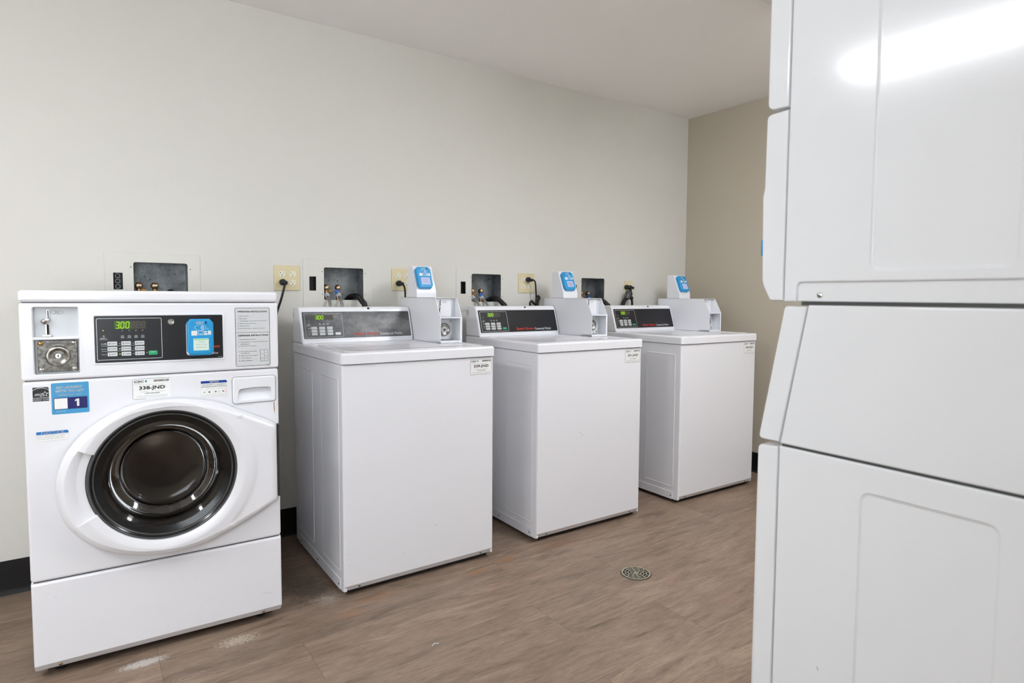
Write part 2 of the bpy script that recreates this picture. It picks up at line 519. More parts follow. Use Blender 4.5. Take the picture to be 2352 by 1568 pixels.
# supply boxes in the wall: plate left x, plate top z
BOXES = [(-0.140, 1.288), (0.6245, 1.291), (1.434, 1.282), (2.227, 1.276)]
def box_holes(px, tz, g=0.0):
    # main opening and electrical slot, measured from the plate's top left corner
    return (rrect(px + 0.097 - g, px + 0.290 + g, tz - 0.192 - g, tz - 0.038 + g, 0.008, 3),
            rrect(px + 0.0285 - g, px + 0.060 + g, tz - 0.148 - g, tz - 0.082 + g, 0.001, 1))
WX1 = X1 + 0.1
wb = MB(front((0, 0, 0))).use(M_WALL)
holes = []
for px, tz in BOXES: holes += list(box_holes(px, tz, 0.0045))
wb.plate(rrect(X0 - 0.1, WX1, 0, CEIL), -0.10, 0.0, 0, holes)
struct(wb.obj('wall_back', smooth=0))
struct(MB().use(M_WALLR).box(X1, X1 + 0.1, Y0 - 0.1, Y1, 0, CEIL).obj('wall_right', smooth=0))
struct(MB().use(M_WALLR).box(X0 - 0.1, X0, Y0 - 0.1, Y1, 0, CEIL).obj('wall_left', smooth=0))  # unseen wall, taupe chosen to cut bounce onto the back wall
LM = frame((0, Y0, 0), (-1, 0, 0), (0, 0, 1))      # faces +y: a = -x, b = up
wa, wb_ = -FILL_WINX - 0.64, -FILL_WINX + 0.64
struct(MB(LM).use(M_WALL).plate(rrect(-X1, -X0, 0, CEIL), -0.1, 0.0, 0, [rrect(wa, wb_, 0.76, 2.04)]).obj('wall_front', smooth=0))  # opening for the added fill window
wm = MB(LM).use(PLASTIC)
wm.plate(rrect(wa - 0.04, wb_ + 0.04, 0.72, 2.08), -0.02, 0.012, 0.004, [rrect(wa + 0.04, wb_ - 0.04, 0.80, 2.00)])
wm.box(-FILL_WINX - 0.015, -FILL_WINX + 0.015, 0.80, 2.00, -0.015, 0.005)
win = struct(wm.obj('fill_window_1'))  # unseen window, added to brighten the washer fronts and back wall
MB(LM).use(mat('fill window glass', (0.95, 0.97, 0.97, 1), 0.0, trans=1.0, ior=1.1)).box(wa + 0.04, wb_ - 0.04, 0.80, 2.00, -0.012, -0.008).obj('fill_pane', win, smooth=0)
struct(MB().use(M_FLOOR).box(X0 - 0.1, X1 + 0.1, Y0 - 0.1, Y1 + 0.1, -0.1, 0).obj('floor', smooth=0))
struct(MB().use(M_CEIL).box(X0 - 0.1, X1 + 0.1, Y0 - 0.1, Y1 + 0.1, CEIL, CEIL + 0.1).obj('ceiling', smooth=0))
# vinyl cove base: profile with a flared toe
def cove(length):
    prof = [(0.0, 0.127), (0.0025, 0.127), (0.003, 0.120), (0.003, 0.022), (0.006, 0.010), (0.014, 0.003), (0.016, 0.0), (0.0, 0.0)]
    m = MB().use(VINYL)
    n = len(prof)
    m.loft([[(0, -d, z) for d, z in prof], [(length, -d, z) for d, z in prof]])
    m.add([(0, -d, z) for d, z in prof], [list(range(n))]); m.add([(length, -d, z) for d, z in prof], [list(range(n))[::-1]])
    return m
struct(cove(X1 - X0 - 0.018).obj('baseboard_back', loc=(X0 + 0.001, 0, 0)))
struct(cove(Y1 - Y0 - 0.002).obj('baseboard_right', loc=(X1, Y1 - 0.001, 0), rotz=-math.pi / 2))
struct(cove(Y1 - Y0 - 0.03).obj('baseboard_left', loc=(X0, Y0 + 0.001, 0), rotz=math.pi / 2))
struct(cove(X1 - X0 - 0.04).obj('baseboard_front', loc=(X1 - 0.02, Y0, 0), rotz=math.pi))

# ceiling fixtures (just outside the frame; their glow is mirrored on the dryer)
for i, (fx, fy, st) in enumerate(FIXTURES):
    t = thing('ceiling_light', ('long fluorescent ceiling light on the left, mirrored as bright streak on the stacked dryer',
                                'white fluorescent ceiling light above the camera, just left of the stacked dryer')[i], 'ceiling light', (fx, fy, CEIL))
    e, ez = (0.114, -0.044) if i == 0 else (0.17, -0.105)
    m = MB().use(PLASTIC).box(-e, e, -0.63, 0.63, -0.02, -0.0005, 0.006)
    m.box(-e, e, -0.645, -0.60, ez, -0.0005, 0.01); m.box(-e, e, 0.60, 0.645, ez, -0.0005, 0.01)
    m.obj('fixture_housing', t)
    k, kz = (0.66, 0.42) if i == 0 else (1.0, 1.0)
    prof = [(a * k, z * kz) for a, z in ((-0.173, -0.006), (-0.171, -0.075), (-0.12, -0.100), (0.0, -0.106), (0.12, -0.100), (0.171, -0.075), (0.173, -0.006))]
    m = MB().use(FLUO if i == 0 else FLUO2)
    m.loft([[(a, -0.60, z) for a, z in prof], [(a, 0.60, z) for a, z in prof]])
    m.obj('diffuser', t)

# ------------------------------------------------------------------ shared details
def screw(M, x, y, c, r, name, parent, m=CHROME):
    b = MB(M @ Matrix.Translation((x, y, c))).use(m)
    b.lathe([(r, 0), (r * 0.95, r * 0.3), (r * 0.6, r * 0.55), (0.0001, r * 0.62)], 16)
    b.use(DARKHOLE).rect(-r * 0.5, r * 0.5, -r * 0.1, r * 0.1, r * 0.66)
    return b.obj(name, parent)
SEGS = {'8': 'abcdefg', '3': 'abcdg', '0': 'abcdef'}
def digit(b, ch, x, y, w_, h, c):
    t = w_ * 0.2; sh = 0.10
    P = {'a': ((0.1, 1), (0.9, 1)), 'g': ((0.1, .5), (0.9, .5)), 'd': ((0.1, 0), (0.9, 0)),
         'f': ((0, .54), (0, .96)), 'e': ((0, .04), (0, .46)), 'b': ((1, .54), (1, .96)), 'c': ((1, .04), (1, .46))}
    for s_ in SEGS[ch]:
        (ax, ay), (bx, by) = P[s_]
        b.line((x + ax * w_ + sh * ay * h, y + ay * h), (x + bx * w_ + sh * by * h, y + by * h), t, c)
def control_panel(parent, M, W, H, fx, fy, sy, worn, frontload):
    """black control film W x H; the outlined keypad starts fx, fy from the lower left corner"""
    film = PANELWORN if worn else PANELBLK
    m = MB(M).use(film).plate(rrect(0, W, 0, H, 0.003, 2), -0.002, 0.0008)
    c = 0.0012
    fw_, fh = 0.166, 0.119 * sy
    m.use(PRINTW if not worn else SMEAR).ring(rrect(fx, fx + fw_, fy, fy + fh, 0.004, 3), 0.0012, c)
    Q = lambda x, y: (fx + x, fy + y * sy)
    # words and rules of the keypad
    m.use(PRINTW)
    for k, wtxt in enumerate(('Soil', 'Cycle', 'Temp.')):
        x, y = Q(0.0125, 0.046 - 0.0152 * k)
        m.text(wtxt, x - 0.002, x + 0.007, y - 0.0015, y + 0.002 * sy, c)
    for k in range(2):
        x, y = Q(0.011, 0.0405 - 0.0152 * k)
        m.rect(x, x + 0.108, y - 0.0003, y + 0.0003, c)
    for k, wtxt in enumerate(('WASH', 'RINSE', 'SPIN', 'DOOR')[:4 if frontload else 3]):
        x, y = Q(0.064 + 0.0172 * k, 0.0625)
        m.text(wtxt, x - 0.0045, x + 0.0045, y - 0.001, y + 0.0018, c)
        m.ring(rrect(x - 0.0035, x + 0.0035, y + 0.0033, y + 0.0065 * sy, 0.0008, 2), 0.0006, c)
    x, y = Q(0.0155, 0.0625)
    m.text('INSERT', x - 0.006, x + 0.007, y - 0.0008, y + 0.0018, c)
    m.text('COINS/CARD', x - 0.009, x + 0.011, y - 0.0046, y - 0.0022, c)
    m.ring(circ(x + 0.002, y + 0.006 * sy, 0.002, 10), 0.0007, c)
    if frontload:
        m.use(RED).text('Speed Queen', W - 0.094, W - 0.009, 0.031, 0.043, c, bold=0.03)
        m.use(PRINTW).text('Commercial Washer', W - 0.090, W - 0.013, 0.013, 0.021, c)
        m.text('801928', W - 0.014, W - 0.003, 0.0032, 0.005, c)
        m.use(DARKGREY).cyl(0.006, 0.005, 0, 0.0022, 0.003, 12)
    else:
        m.use(REDP if worn else RED).text('Speed Queen', 0.2235, 0.3395, 0.0075, 0.0235, c, bold=0.025)
        m.use(PRINTW).text('Commercial Washer', 0.3450, 0.4560, 0.0085, 0.0215, c)
    cp = m.obj('control_panel', parent)
    # display
    x, y = Q(0.0455, 0.0895)
    hh = 0.0195 * sy
    d = MB(M).use(SEGWIN).plate(rrect(x - 0.001, x + 0.080, y - 0.002, y + hh + 0.002), 0, c)
    d.use(SEGBG).rect(x - 0.001, x + 0.0395, y - 0.002, y + hh + 0.002, c + 0.0002)
    for k in range(3):
        d.use(SEG); digit(d, '300'[k], x + 0.002 + k * 0.0125, y + 0.001, 0.0078, hh - 0.002, c + 0.0005)
        d.use(SEGOFF); digit(d, '8', x + 0.0415 + k * 0.0125, y + 0.001, 0.0078, hh - 0.002, c + 0.0005)
    d.use(SEG).rect(x + 0.0115, x + 0.0130, y + 0.0005, y + 0.0022, c + 0.0005)
    d.obj('display', cp, smooth=0)
    # indicator lamps
    lamps = [(0.0165, 0.0845 if frontload else 0.0835, True)] + [(0.064 + 0.0172 * k, 0.0835, False) for k in range(4 if frontload else 3)]
    lit = {(0, 0), (1, 1), (2, 1)}
    for r_ in range(3):
        for q in range(3):
            lamps.append((0.0230 + 0.0345 * q - 0.0012, 0.0465 - 0.0152 * r_, (r_, q) in lit))
    lamps.append((0.1255, 0.0172, False))
    for lx, lz, on in lamps:
        x, y = Q(lx, lz)
        b = MB(M @ Matrix.Translation((x, y, 0))).use(LED if (on and not worn) or (on and lx < 0.03 and lz < 0.07) else LEDOFF)
        b.lathe([(0.0016, 0), (0.0016, c), (0.001, c + 0.0006), (0.0001, c + 0.0008)], 10)
        b.obj('indicator_light', cp)
    words = (('LIGHT', 'MEDIUM', 'HEAVY'), ('NORMAL', 'PERM PRESS', 'DELICATES'), ('HOT', 'WARM', 'COLD'))
    for r_ in range(3):
        for q in range(3):
            x, y = Q(0.0258 + 0.0345 * q, 0.0412 - 0.0152 * r_)
            hb = 0.0112 * sy
            b = MB(M).use(BTN).plate(rrect(x, x + 0.0243, y, y + hb, 0.0015, 3), 0, c + 0.0006, 0.0005)
            b.use(INK).text(words[r_][q], x + 0.009, x + 0.0225, y + hb * 0.35, y + hb * 0.65, c + 0.0009, bold=0.01)
            if r_ < 2:
                b.ring(rrect(x + 0.0028, x + 0.0070, y + hb * 0.25, y + hb * 0.72, 0.001, 2), 0.0010, c + 0.0009)
            else:
                b.rect(x + 0.0045, x + 0.0056, y + hb * 0.2, y + hb * 0.85, c + 0.0009); b.poly(circ(x + 0.00505, y + hb * 0.25, 0.0012, 8), c + 0.0009)
            b.obj('button', cp)
    x, y = Q(0.1295, 0.0105)
    b = MB(M).use(BTN if worn else GREEN).plate(rrect(x, x + 0.0235, y, y + 0.0122 * sy, 0.0018, 3), 0, c + 0.0008, 0.0006)
    if not worn: b.use(PRINTW).text('START', x + 0.005, x + 0.018, y + 0.0075 * sy, y + 0.0100 * sy, c + 0.0011)
    b.obj('start_button', cp, label='whitened worn start button' if worn else 'green start button')
    return cp
def card_reader(parent, M, W, H, lav):
    """blue reader with cut corners, centred on M, standing out along c"""
    w2, h2 = W / 2, H / 2
    k = W * 0.17
    P = [(-w2 + k * .7, -h2), (w2 - k * .7, -h2), (w2, -h2 + k), (w2, h2 - k), (w2 - k * .8, h2), (-w2 + k * .8, h2), (-w2, h2 - k), (-w2, -h2 + k)]
    m = MB(M).use(BLUE).plate(P, 0.0, 0.021, 0.005, back=True)
    m.use(BLUE).plate(rrect(-w2 * 0.8, w2 * 0.8, -h2 * 0.9, h2 * 0.0, 0.005), 0.019, 0.0228, 0.0012)
    c = 0.0214
    m.use(PRINTW).text('CSC', -W * .17, W * .13, h2 * .74, h2 * .86, c, bold=0.035, shear=0.15)
    m.use(NAVY).poly(circ(W * .21, h2 * .80, W * .035, 12, W * .055), c)
    m.use(PRINTW)
    for q in range(3):
        r_ = W * (0.05 + 0.045 * q)
        P1 = [(-W * .02 + r_ * math.cos(math.radians(a)), h2 * .53 + r_ * .9 * math.sin(math.radians(a))) for a in range(-50, 51, 20)]
        for a, b in zip(P1, P1[1:]): m.line(a, b, W * .018, c)
    m.ring([(x * 1.0, y) for x, y in circ(0.0, h2 * .53, W * .22, 20, W * .12)], W * .010, c)
    # white pictogram tiles
    m.rect(-W * .34, -W * .12, h2 * .10, h2 * .36, c)
    m.ring(rrect(-W * .08, W * .10, h2 * .12, h2 * .35), W * .012, c)
    m.rect(-W * .05, W * .07, h2 * .16, h2 * .19, c)
    m.rect(W * .13, W * .26, h2 * .12, h2 * .22, c); m.rect(W * .13, W * .24, h2 * .26, h2 * .33, c)
    m.rect(W * .28, W * .40, h2 * .13, h2 * .35, c)
    m.text('Tap', W * .24, W * .31, h2 * .42, h2 * .47, c)
    o = m.obj('card_reader', parent, label='blue card reader')
    s = MB(M).use(SCRL if lav else SCRW).plate(rrect(-w2 * .55, w2 * .60, -h2 * .72, -h2 * .07, 0.001, 1), 0.0225, 0.0234)
    c = 0.0237
    if lav:
        s.use(SCRP)
        for q in range(4): s.rect(-w2 * .42, w2 * (.5 - .1 * (q % 2)), -h2 * (.24 + .12 * q), -h2 * (.20 + .12 * q), c)
        s.use(REDP).rect(-w2 * .42, w2 * .2, -h2 * .36, -h2 * .33, c)
    else:
        s.use(SCRG).rect(-w2 * .5, w2 * .52, -h2 * .15, -h2 * .11, c)
        s.use(SCRP)
        s.text('$3.00', -w2 * .12, w2 * .28, -h2 * .30, -h2 * .22, c)
        s.text('Insert or Tap', -w2 * .36, w2 * .44, -h2 * .44, -h2 * .36, c)
        s.text('Credit Card', -w2 * .33, w2 * .36, -h2 * .58, -h2 * .50, c)
    s.obj('screen', o, smooth=0)
    return o
def service_tag(parent, M, num, full=True):
    """white number sticker 0.104 x 0.064"""
    W, H = 0.1, 0.0635
    m = MB(M).use(PAPER).plate(rrect(0, W, 0, H, 0.004, 3), 0, 0.0004)
    c = 0.0007
    if full:
        m.use(INK).ring(rrect(0.0004, W - 0.0004, 0.0004, H - 0.0004, 0.004, 3), 0.0007, c)
    else:   # right side of the border worn away
        m.use(INK).line((0.0008, 0.004), (0.0008, H - 0.004), 0.0007, c); m.line((0.004, H - 0.0008), (W, H - 0.0008), 0.0007, c); m.line((0.004, 0.0008), (0.035, 0.0008), 0.0007, c)
        m.line((0.0008, H - 0.004), (0.004, H - 0.0008), 0.0007, c); m.line((0.0008, 0.004), (0.004, 0.0008), 0.0007, c)
    m.text('CSC', 0.004, 0.029, 0.0515, 0.0580, c, bold=0.03, shear=0.2)
    m.use(TEAL).poly(circ(0.0355, 0.0550, 0.0026, 14, 0.0038), c)
    m.use(INKG).text('ServiceWorks', 0.005, 0.024, 0.0475, 0.0495, c)
    m.use(INK)
    x = 0.056
    rr = random.Random(3)
    while x < 0.096:
        q = rr.choice((0.0004, 0.0007, 0.0011)); m.rect(x, min(x + q, 0.0965), 0.0520, 0.0585, c); x += q + rr.choice((0.0005, 0.0008))
    m.text('Please use this number when requesting service', 0.018, 0.084, 0.0435, 0.0452, c)
    m.text(num, 0.017, 0.086, 0.0262, 0.0402, c, bold=0.018)
    m.text('For Service:', 0.021, 0.040, 0.0220, 0.0236, c)
    m.text('Para Servicio:', 0.060, 0.084, 0.0220, 0.0236, c)
    m.text('1-877-264-6622', 0.032, 0.071, 0.0160, 0.0192, c, bold=0.02)
    m.text('Visit our website www.cscserviceworks.com', 0.011, 0.092, 0.0090, 0.0110, c)
    m.use(INKG).text('This machine is owned and maintained by the route service company', 0.009, 0.094, 0.0056, 0.0070, c)
    m.text('Unauthorized removal or tampering is prohibited by law', 0.006, 0.090, 0.0028, 0.0042, c)
    m.obj('number_sticker', parent)

# ------------------------------------------------------------------ front load washer
FL = thing('front_load_washer', 'white front-load washer with round dark glass door, leftmost in the row', 'washing machine',
           (-0.3558, -0.7299, 0.0), -0.0351)
WF = 0.683
F = front((0, 0, 0))
b = MB().use(WHITE)     # cabinet shell: sides, back, bottom, top
b.box(0.004, 0.012, 0.016, 0.675, 0.035, 1.096, 0.003, 2); b.box(WF - 0.012, WF - 0.004, 0.016, 0.675, 0.035, 1.096, 0.003, 2)
b.box(0.010, WF - 0.010, 0.665, 0.675, 0.035, 1.096); b.box(0.010, WF - 0.010, 0.02, 0.670, 0.035, 0.045)
b.obj('cabinet', FL)
b = MB().use(BLACK)
b.box(0.03, WF - 0.03, 0.03, 0.66, 0.0165, 0.036)
b.obj('base_frame', FL, label='black base under the cabinet')
for x in (0.06, WF - 0.06):
    for y in (0.07, 0.62):
        MB().use(BLACK).cyl(x, y, 0.0, 0.018, 0.02, 16).obj('foot', FL)
MB().use(WHITE).box(-0.001, WF + 0.001, -0.006, 0.680, 1.0975, 1.132, 0.010, 4).obj('top_cap', FL)
# console with recess for the coin slide
b = MB(F).use(WHITE)
coin_hole = rrect(0.031, 0.134, 0.893, 1.083, 0.004, 3)
b.plate(rrect(0.0, WF, 0.8765, 1.0955, 0.008), -0.016, 0.004, 0.006, [coin_hole], 0.004)
b.ring(rrect(0.026, 0.139, 0.888, 1.088, 0.007), 0.0022, 0.0048)
# raised frame round the film
b.plate(rrect(0.165, 0.519, 0.9135, 1.0635, 0.006), 0.003, 0.0062, 0.0015, [rrect(0.1715, 0.5125, 0.9185, 1.0575, 0.002, 2)], 0.001)
b.obj('console', FL)
# coin mechanism
b = MB(F).use(GREYPLATE)
b.plate(rrect(0.029, 0.136, 0.891, 1.085), -0.020, -0.014)
b.use(PLASTIC).plate(rrect(0.029, 0.136, 0.992, 0.999), -0.014, 0.0045, 0.001)
b.use(INK)
hexa = [(0.069, 1.069), (0.0725, 1.0645), (0.0965, 1.0645), (0.100, 1.069), (0.0965, 1.0735), (0.0725, 1.0735)]
b.ring(hexa, 0.0006, -0.0136); b.text('25¢', 0.080, 0.0905, 1.0668, 1.0712, -0.0136)
cm = b.obj('coin_mechanism', FL, label='coin slide and lock set in the console')
b = MB(F).use(CHROME)   # slot, crank and chute
b.plate(rrect(0.0605, 0.0675, 1.049, 1.077, 0.003), -0.014, -0.011, 0.001); b.use(DARKHOLE).poly(rrect(0.063, 0.0660, 1.051, 1.075, 0.0012), -0.0107)
b.use(CHROME).plate(rrect(0.0565, 0.0660, 1.005, 1.036, 0.002), -0.014, -0.011, 0.001); b.use(DARKHOLE).poly(rrect(0.0600, 0.0650, 1.006, 1.035, 0.0012), -0.0107)
b.use(CHROME).box(0.056, 0.068, 1.044, 1.052, -0.012, -0.002, 0.002, M=None)
b.lathe([(0.0085, 0), (0.0085, 0.004), (0.006, 0.008), (0.0001, 0.0095)], 20, M=Matrix.Translation((0.0560, 1.0425, -0.011)))
b.plate(rrect(0.050, 0.0715, 1.000, 1.0055, 0.0025), -0.014, 0.002, 0.001)
b.obj('coin_slide', cm)
b = MB(F).use(NICKELD)
b.plate(rrect(0.0375, 0.1300, 0.8985, 0.9885, 0.003), -0.014, -0.004, 0.0015)
b.use(NICKEL)
b.lathe([(0.030, 0), (0.029, 0.0022), (0.0265, 0.004), (0.023, 0.0042), (0.018, 0.0015), (0.014, -0.0008), (0.0075, -0.001)], 40, M=Matrix.Translation((0.0845, 0.9435, -0.004)))
b.use(INKG).text('GREENWALD', 0.0580, 0.1100, 0.9775, 0.9835, -0.0037, bold=0.01)
lp = b.obj('lock_plate', cm)
b = MB(F @ Matrix.Translation((0.0845, 0.9435, -0.005))).use(CHROME)
b.lathe([(0.0075, 0), (0.0075, 0.003), (0.0065, 0.0036), (0.0048, 0.0036), (0.0046, 0.0026), (0.0001, 0.0026)], 24)
b.use(DARKHOLE).rect(-0.0009, 0.0009, -0.0038, 0.0038, 0.0030); b.poly(circ(0, 0.001, 0.0018, 10), 0.0031)
b.obj('key_cylinder', cm)
for x in (0.0455, 0.1215):
    for z in (0.9055, 0.9805):
        b = MB(F @ Matrix.Translation((x, z, -0.004))).use(BRASS if x < 0.1 and z > 0.95 else CHROME)
        b.lathe([(0.0066, 0), (0.0062, 0.0018), (0.0045, 0.0035), (0.002, 0.0042), (0.0001, 0.0043)], 20)
        b.obj('rivet', cm)
# control film, key switch, reader
control_panel(FL, F @ Matrix.Translation((0.1722, 0.9190, 0.0050)), 0.340, 0.138, 0.0045, 0.0075, 1.04, False, True)
b = MB(F @ Matrix.Translation((0.3680, 1.0370, 0.0055))).use(NICKEL)
b.lathe([(0.0095, 0), (0.0095, 0.003), (0.0080, 0.005), (0.0066, 0.005)], 28)
b.use(CHROME).lathe([(0.0066, 0.005), (0.0050, 0.0045), (0.0046, 0.006), (0.0032, 0.006), (0.003, 0.0045), (0.0001, 0.0045)], 24)
b.obj('key_switch', FL)
b = MB(F).use(PLASTIC).plate(rrect(0.408, 0.4835, 0.931, 1.035, 0.008), 0.0058, 0.0165, 0.003)
b.obj('reader_bracket', FL)
card_reader(FL, F @ Matrix.Translation((0.4460, 0.9885, 0.012)), 0.0745, 0.114, False)
# instruction label
b = MB(F).use(PAPERG).plate(rrect(0.5495, 0.6565, 0.8865, 1.0800, 0.004, 3), 0.0035, 0.0044)
c = 0.0048
b.use(INK).ring(rrect(0.5500, 0.6560, 0.8870, 1.0795, 0.004, 3), 0.0011, c)
b.rect(0.5525, 0.6540, 0.9975, 0.9983, c)
b.text('OPERATING INSTRUCTIONS', 0.5570, 0.6480, 1.0645, 1.0695, c, bold=0.02)
for k, (s_, x1) in enumerate((('1. Load Laundry', 0.592), ('2. Close Door', 0.587), ('3. Add Supplies (See Instructions Below)', 0.6480), ('4. Make Cycle Selection', 0.612), ('5. Make Payment', 0.597), ('6. Press Start (Door Must be Closed)', 0.640))):
    b.text(s_, 0.5585, x1, 1.0505 - 0.0082 * k, 1.0540 - 0.0082 * k, c)
b.text('DISPENSER INSTRUCTIONS', 0.5585, 0.6510, 0.9855, 0.9910, c, bold=0.02)
for k, (s_, x0, x1, z) in enumerate((('1. Open Dispenser Door', 0.560, 0.612, 0.9735), ('2. Load Supplies in Proper Compartment', 0.560, 0.650, 0.9655), ('as Indicated', 0.565, 0.592, 0.9590), ('3. Close Dispenser Door', 0.560, 0.614, 0.9520),
    ('A. Pre-Wash Detergent', 0.560, 0.6145, 0.9340), ('(if Offered)', 0.566, 0.592, 0.9280), ('B. Main Wash Detergent', 0.560, 0.617, 0.9200), ('C. Liquid Bleach', 0.560, 0.598, 0.9120), ('D. Fabric Softener', 0.560, 0.602, 0.9040))):
    b.text(s_, x0, x1, z - 0.0005, z + 0.0032, c)
b.ring(rrect(0.6245, 0.6490, 0.9015, 0.9400), 0.0007, c); b.rect(0.6368, 0.6374, 0.9015, 0.9400, c); b.rect(0.6245, 0.6370, 0.9115, 0.9121, c); b.rect(0.6370, 0.6490, 0.9180, 0.9186, c)
for s_, x, z in (('D', 0.6307, 0.924), ('A', 0.643, 0.928), ('C', 0.6307, 0.9055), ('B', 0.643, 0.909)): b.text(s_, x - 0.0013, x + 0.0013, z, z + 0.0035, c)
b.text('801930', 0.643, 0.653, 0.8895, 0.8910, c)
b.obj('instruction_label', FL, smooth=0)
# front panel with door opening
DC = (0.3425, 0.5685)
b = MB(F).use(WHITE)
b.plate(rrect(0.001, WF - 0.001, 0.2945, 0.8745, 0.010), -0.016, 0.0, 0.007, [circ(DC[0], DC[1], 0.178, 64), rrect(0.5375, 0.6735, 0.7620, 0.8520, 0.010)], 0.001)
b.use(RUSTM)
b.line((0.6665, 0.7590), (0.6672, 0.7300), 0.0022, 0.0006); b.line((0.6672, 0.7300), (0.6674, 0.722), 0.001, 0.0006)
b.line((0.545, 0.7585), (0.60, 0.7570), 0.0006, 0.0006)
b.obj('front_panel', FL)
for z0_, z1_ in ((0.28, 0.31), (0.868, 0.885), (1.088, 1.1)):
    MB().use(BLACK).box(0.006, WF - 0.006, 0.012, 0.02, z0_, z1_).obj('panel_gasket', FL)
b = MB(F).use(WHITE)    # lower service panel with a bevelled bottom
b.loft([[(x, z, cc) for x in (0.001,)] + [(WF - 0.001, z, cc)] for x_, z, cc in ((0, 0.2905, -0.016), (0, 0.2905, -0.006), (0, 0.2890, -0.003), (0, 0.2860, -0.0008), (0, 0.2820, 0.0), (0, 0.0480, 0.0), (0, 0.0455, -0.0015), (0, 0.0280, -0.014), (0, 0.0255, -0.018), (0, 0.0255, -0.03))], close=False)
prof = [(0.2905, -0.03), (0.2905, -0.006), (0.2890, -0.003), (0.2860, -0.0008), (0.2820, 0.0), (0.0480, 0.0), (0.0455, -0.0015), (0.0280, -0.014), (0.0255, -0.018), (0.0255, -0.03)]
b.v, b.f, b.mi = [], [], []
rows = [[(x, z, cc) for z, cc in prof] for x in (0.001, WF - 0.001)]
xs = [(0.0, -0.006), (0.0012, -0.0025), (0.004, -0.0006), (0.008, 0.0)]
loops = []
for dx, dc in xs: loops.append([(0.001 + dx, z, cc + dc) for z, cc in prof])
for dx, dc in reversed(xs): loops.append([(WF - 0.001 - dx, z, cc + dc) for z, cc in prof])
b.loft(loops, close=False)
b.add(loops[0], [list(range(len(prof)))]); b.add(loops[-1], [list(range(len(prof)))[::-1]])
b.use(SCUFF)
for x, z, l_ in ((0.054, 0.243, 0.006), (0.62, 0.105, 0.03), (0.335, 0.075, 0.003), (0.42, 0.21, 0.003)):
    b.line((x, z), (x + l_, z - l_ * 0.25), 0.0006, 0.0006)
b.obj('lower_panel', FL)
for x in (0.062, 0.622):
    M_ = frame((x, -0.0 + 0.0075, 0.0365), (1, 0, 0), (0, -0.7, 0.99))
    screw(M_, 0, 0, 0.0008, 0.005, 'screw', FL, BRASS)
# stickers
b = MB(F).use(INK).plate([(0.0235, 0.8175), (0.0600, 0.8170), (0.0600, 0.8540), (0.0570, 0.8570), (0.0235, 0.8570)], 0, 0.0004)
c = 0.0007
b.use(PRINTW)
P1 = [(0.0415 + 0.0215 * math.cos(math.radians(a)), 0.8405 + 0.0145 * math.sin(math.radians(a))) for a in range(25, 156, 10)]
for p, q in zip(P1, P1[1:]): b.line(p, q, 0.0011, c)
b.rect(0.0235, 0.0600, 0.8265, 0.8275, c)
b.text('ENERGY STAR', 0.0245, 0.0595, 0.8190, 0.8245, c, bold=0.015)
b.text('energy', 0.0260, 0.0455, 0.8300, 0.8395, c, shear=0.35, bold=0.01)
st = []
for k in range(10):
    a = math.radians(90 + 36 * k); r_ = 0.0085 if k % 2 == 0 else 0.0038
    st.append((0.0515 + r_ * math.cos(a), 0.8375 + r_ * math.sin(a)))
b.poly(st, c); b.use(INK).poly([(0.0515 + (x - 0.0515) * 0.68, 0.8375 + (y - 0.8375) * 0.68) for x, y in st], c + 0.0002)
b.obj('efficiency_sticker', FL, smooth=0)
b = MB(F).use(BLUES).plate(rrect(0.0652, 0.1536, 0.7760, 0.8665, 0.0035, 3), 0, 0.0004)
b.use(PRINTW).text('DO LAUNDRY', 0.0770, 0.1380, 0.8490, 0.8565, c, bold=0.03)
b.text('WITH THE APP', 0.0745, 0.1415, 0.8385, 0.8460, c, bold=0.03)
b.text('GetPayMobile.com', 0.0790, 0.1370, 0.8275, 0.8345, c, bold=0.01)
b.use(NAVY).rect(0.0705, 0.1490, 0.7895, 0.8235, c)
b.use(PAPER).rect(0.0718, 0.1020, 0.7910, 0.8215, c + 0.0002)
b.use(PRINTW).poly([(0.1240, 0.7965), (0.1297, 0.7965), (0.1297, 0.8180), (0.1245, 0.8180), (0.1195, 0.8145), (0.1195, 0.8105), (0.1240, 0.8125)], c + 0.0002)
b.text('cscserviceworks', 0.0755, 0.0975, 0.7832, 0.7855, c)
b.obj('app_sticker', FL, smooth=0)
b = MB(F).use(PAPER).plate(rrect(0.0278, 0.1018, 0.7015, 0.7295), 0, 0.0004)
b.use(PRINTBLUE).poly([(0.0278, 0.7210), (0.1018, 0.7210), (0.1018, 0.7265), (0.0985, 0.7295), (0.0278, 0.7295)], c)
b.use(PRINTW).text('NOTICE', 0.0390, 0.0920, 0.7222, 0.7285, c + 0.0002, bold=0.01)
b.use(INKG).ring(rrect(0.0280, 0.1016, 0.7017, 0.7212), 0.0003, c)
b.text('DOOR LOCK LIGHT must go out', 0.0305, 0.0985, 0.7160, 0.7190, c)
b.text('before attempting to open door.', 0.0305, 0.0930, 0.7110, 0.7140, c)
b.text('To open, push door in then pull out.', 0.0305, 0.0990, 0.7060, 0.7090, c)
b.obj('door_notice_sticker', FL, smooth=0)
service_tag(FL, F @ Matrix.Translation((0.2615, 0.8015, 0)), '338-JND', False)
b = MB(F).use(PAPER).plate(rrect(0.4465, 0.5225, 0.7930, 0.8455), 0, 0.0004)
b.use(PRINTDBLUE).poly([(0.4465, 0.8375), (0.5225, 0.8375), (0.5225, 0.8420), (0.5190, 0.8455), (0.4465, 0.8455)], c)
b.use(PRINTW).text('NOTICE', 0.4715, 0.4980, 0.8390, 0.8442, c + 0.0002, bold=0.03)
b.use(INK).text('HIGH EFFICIENCY  he  DETERGENT IS', 0.4505, 0.5185, 0.8310, 0.8340, c, bold=0.01)
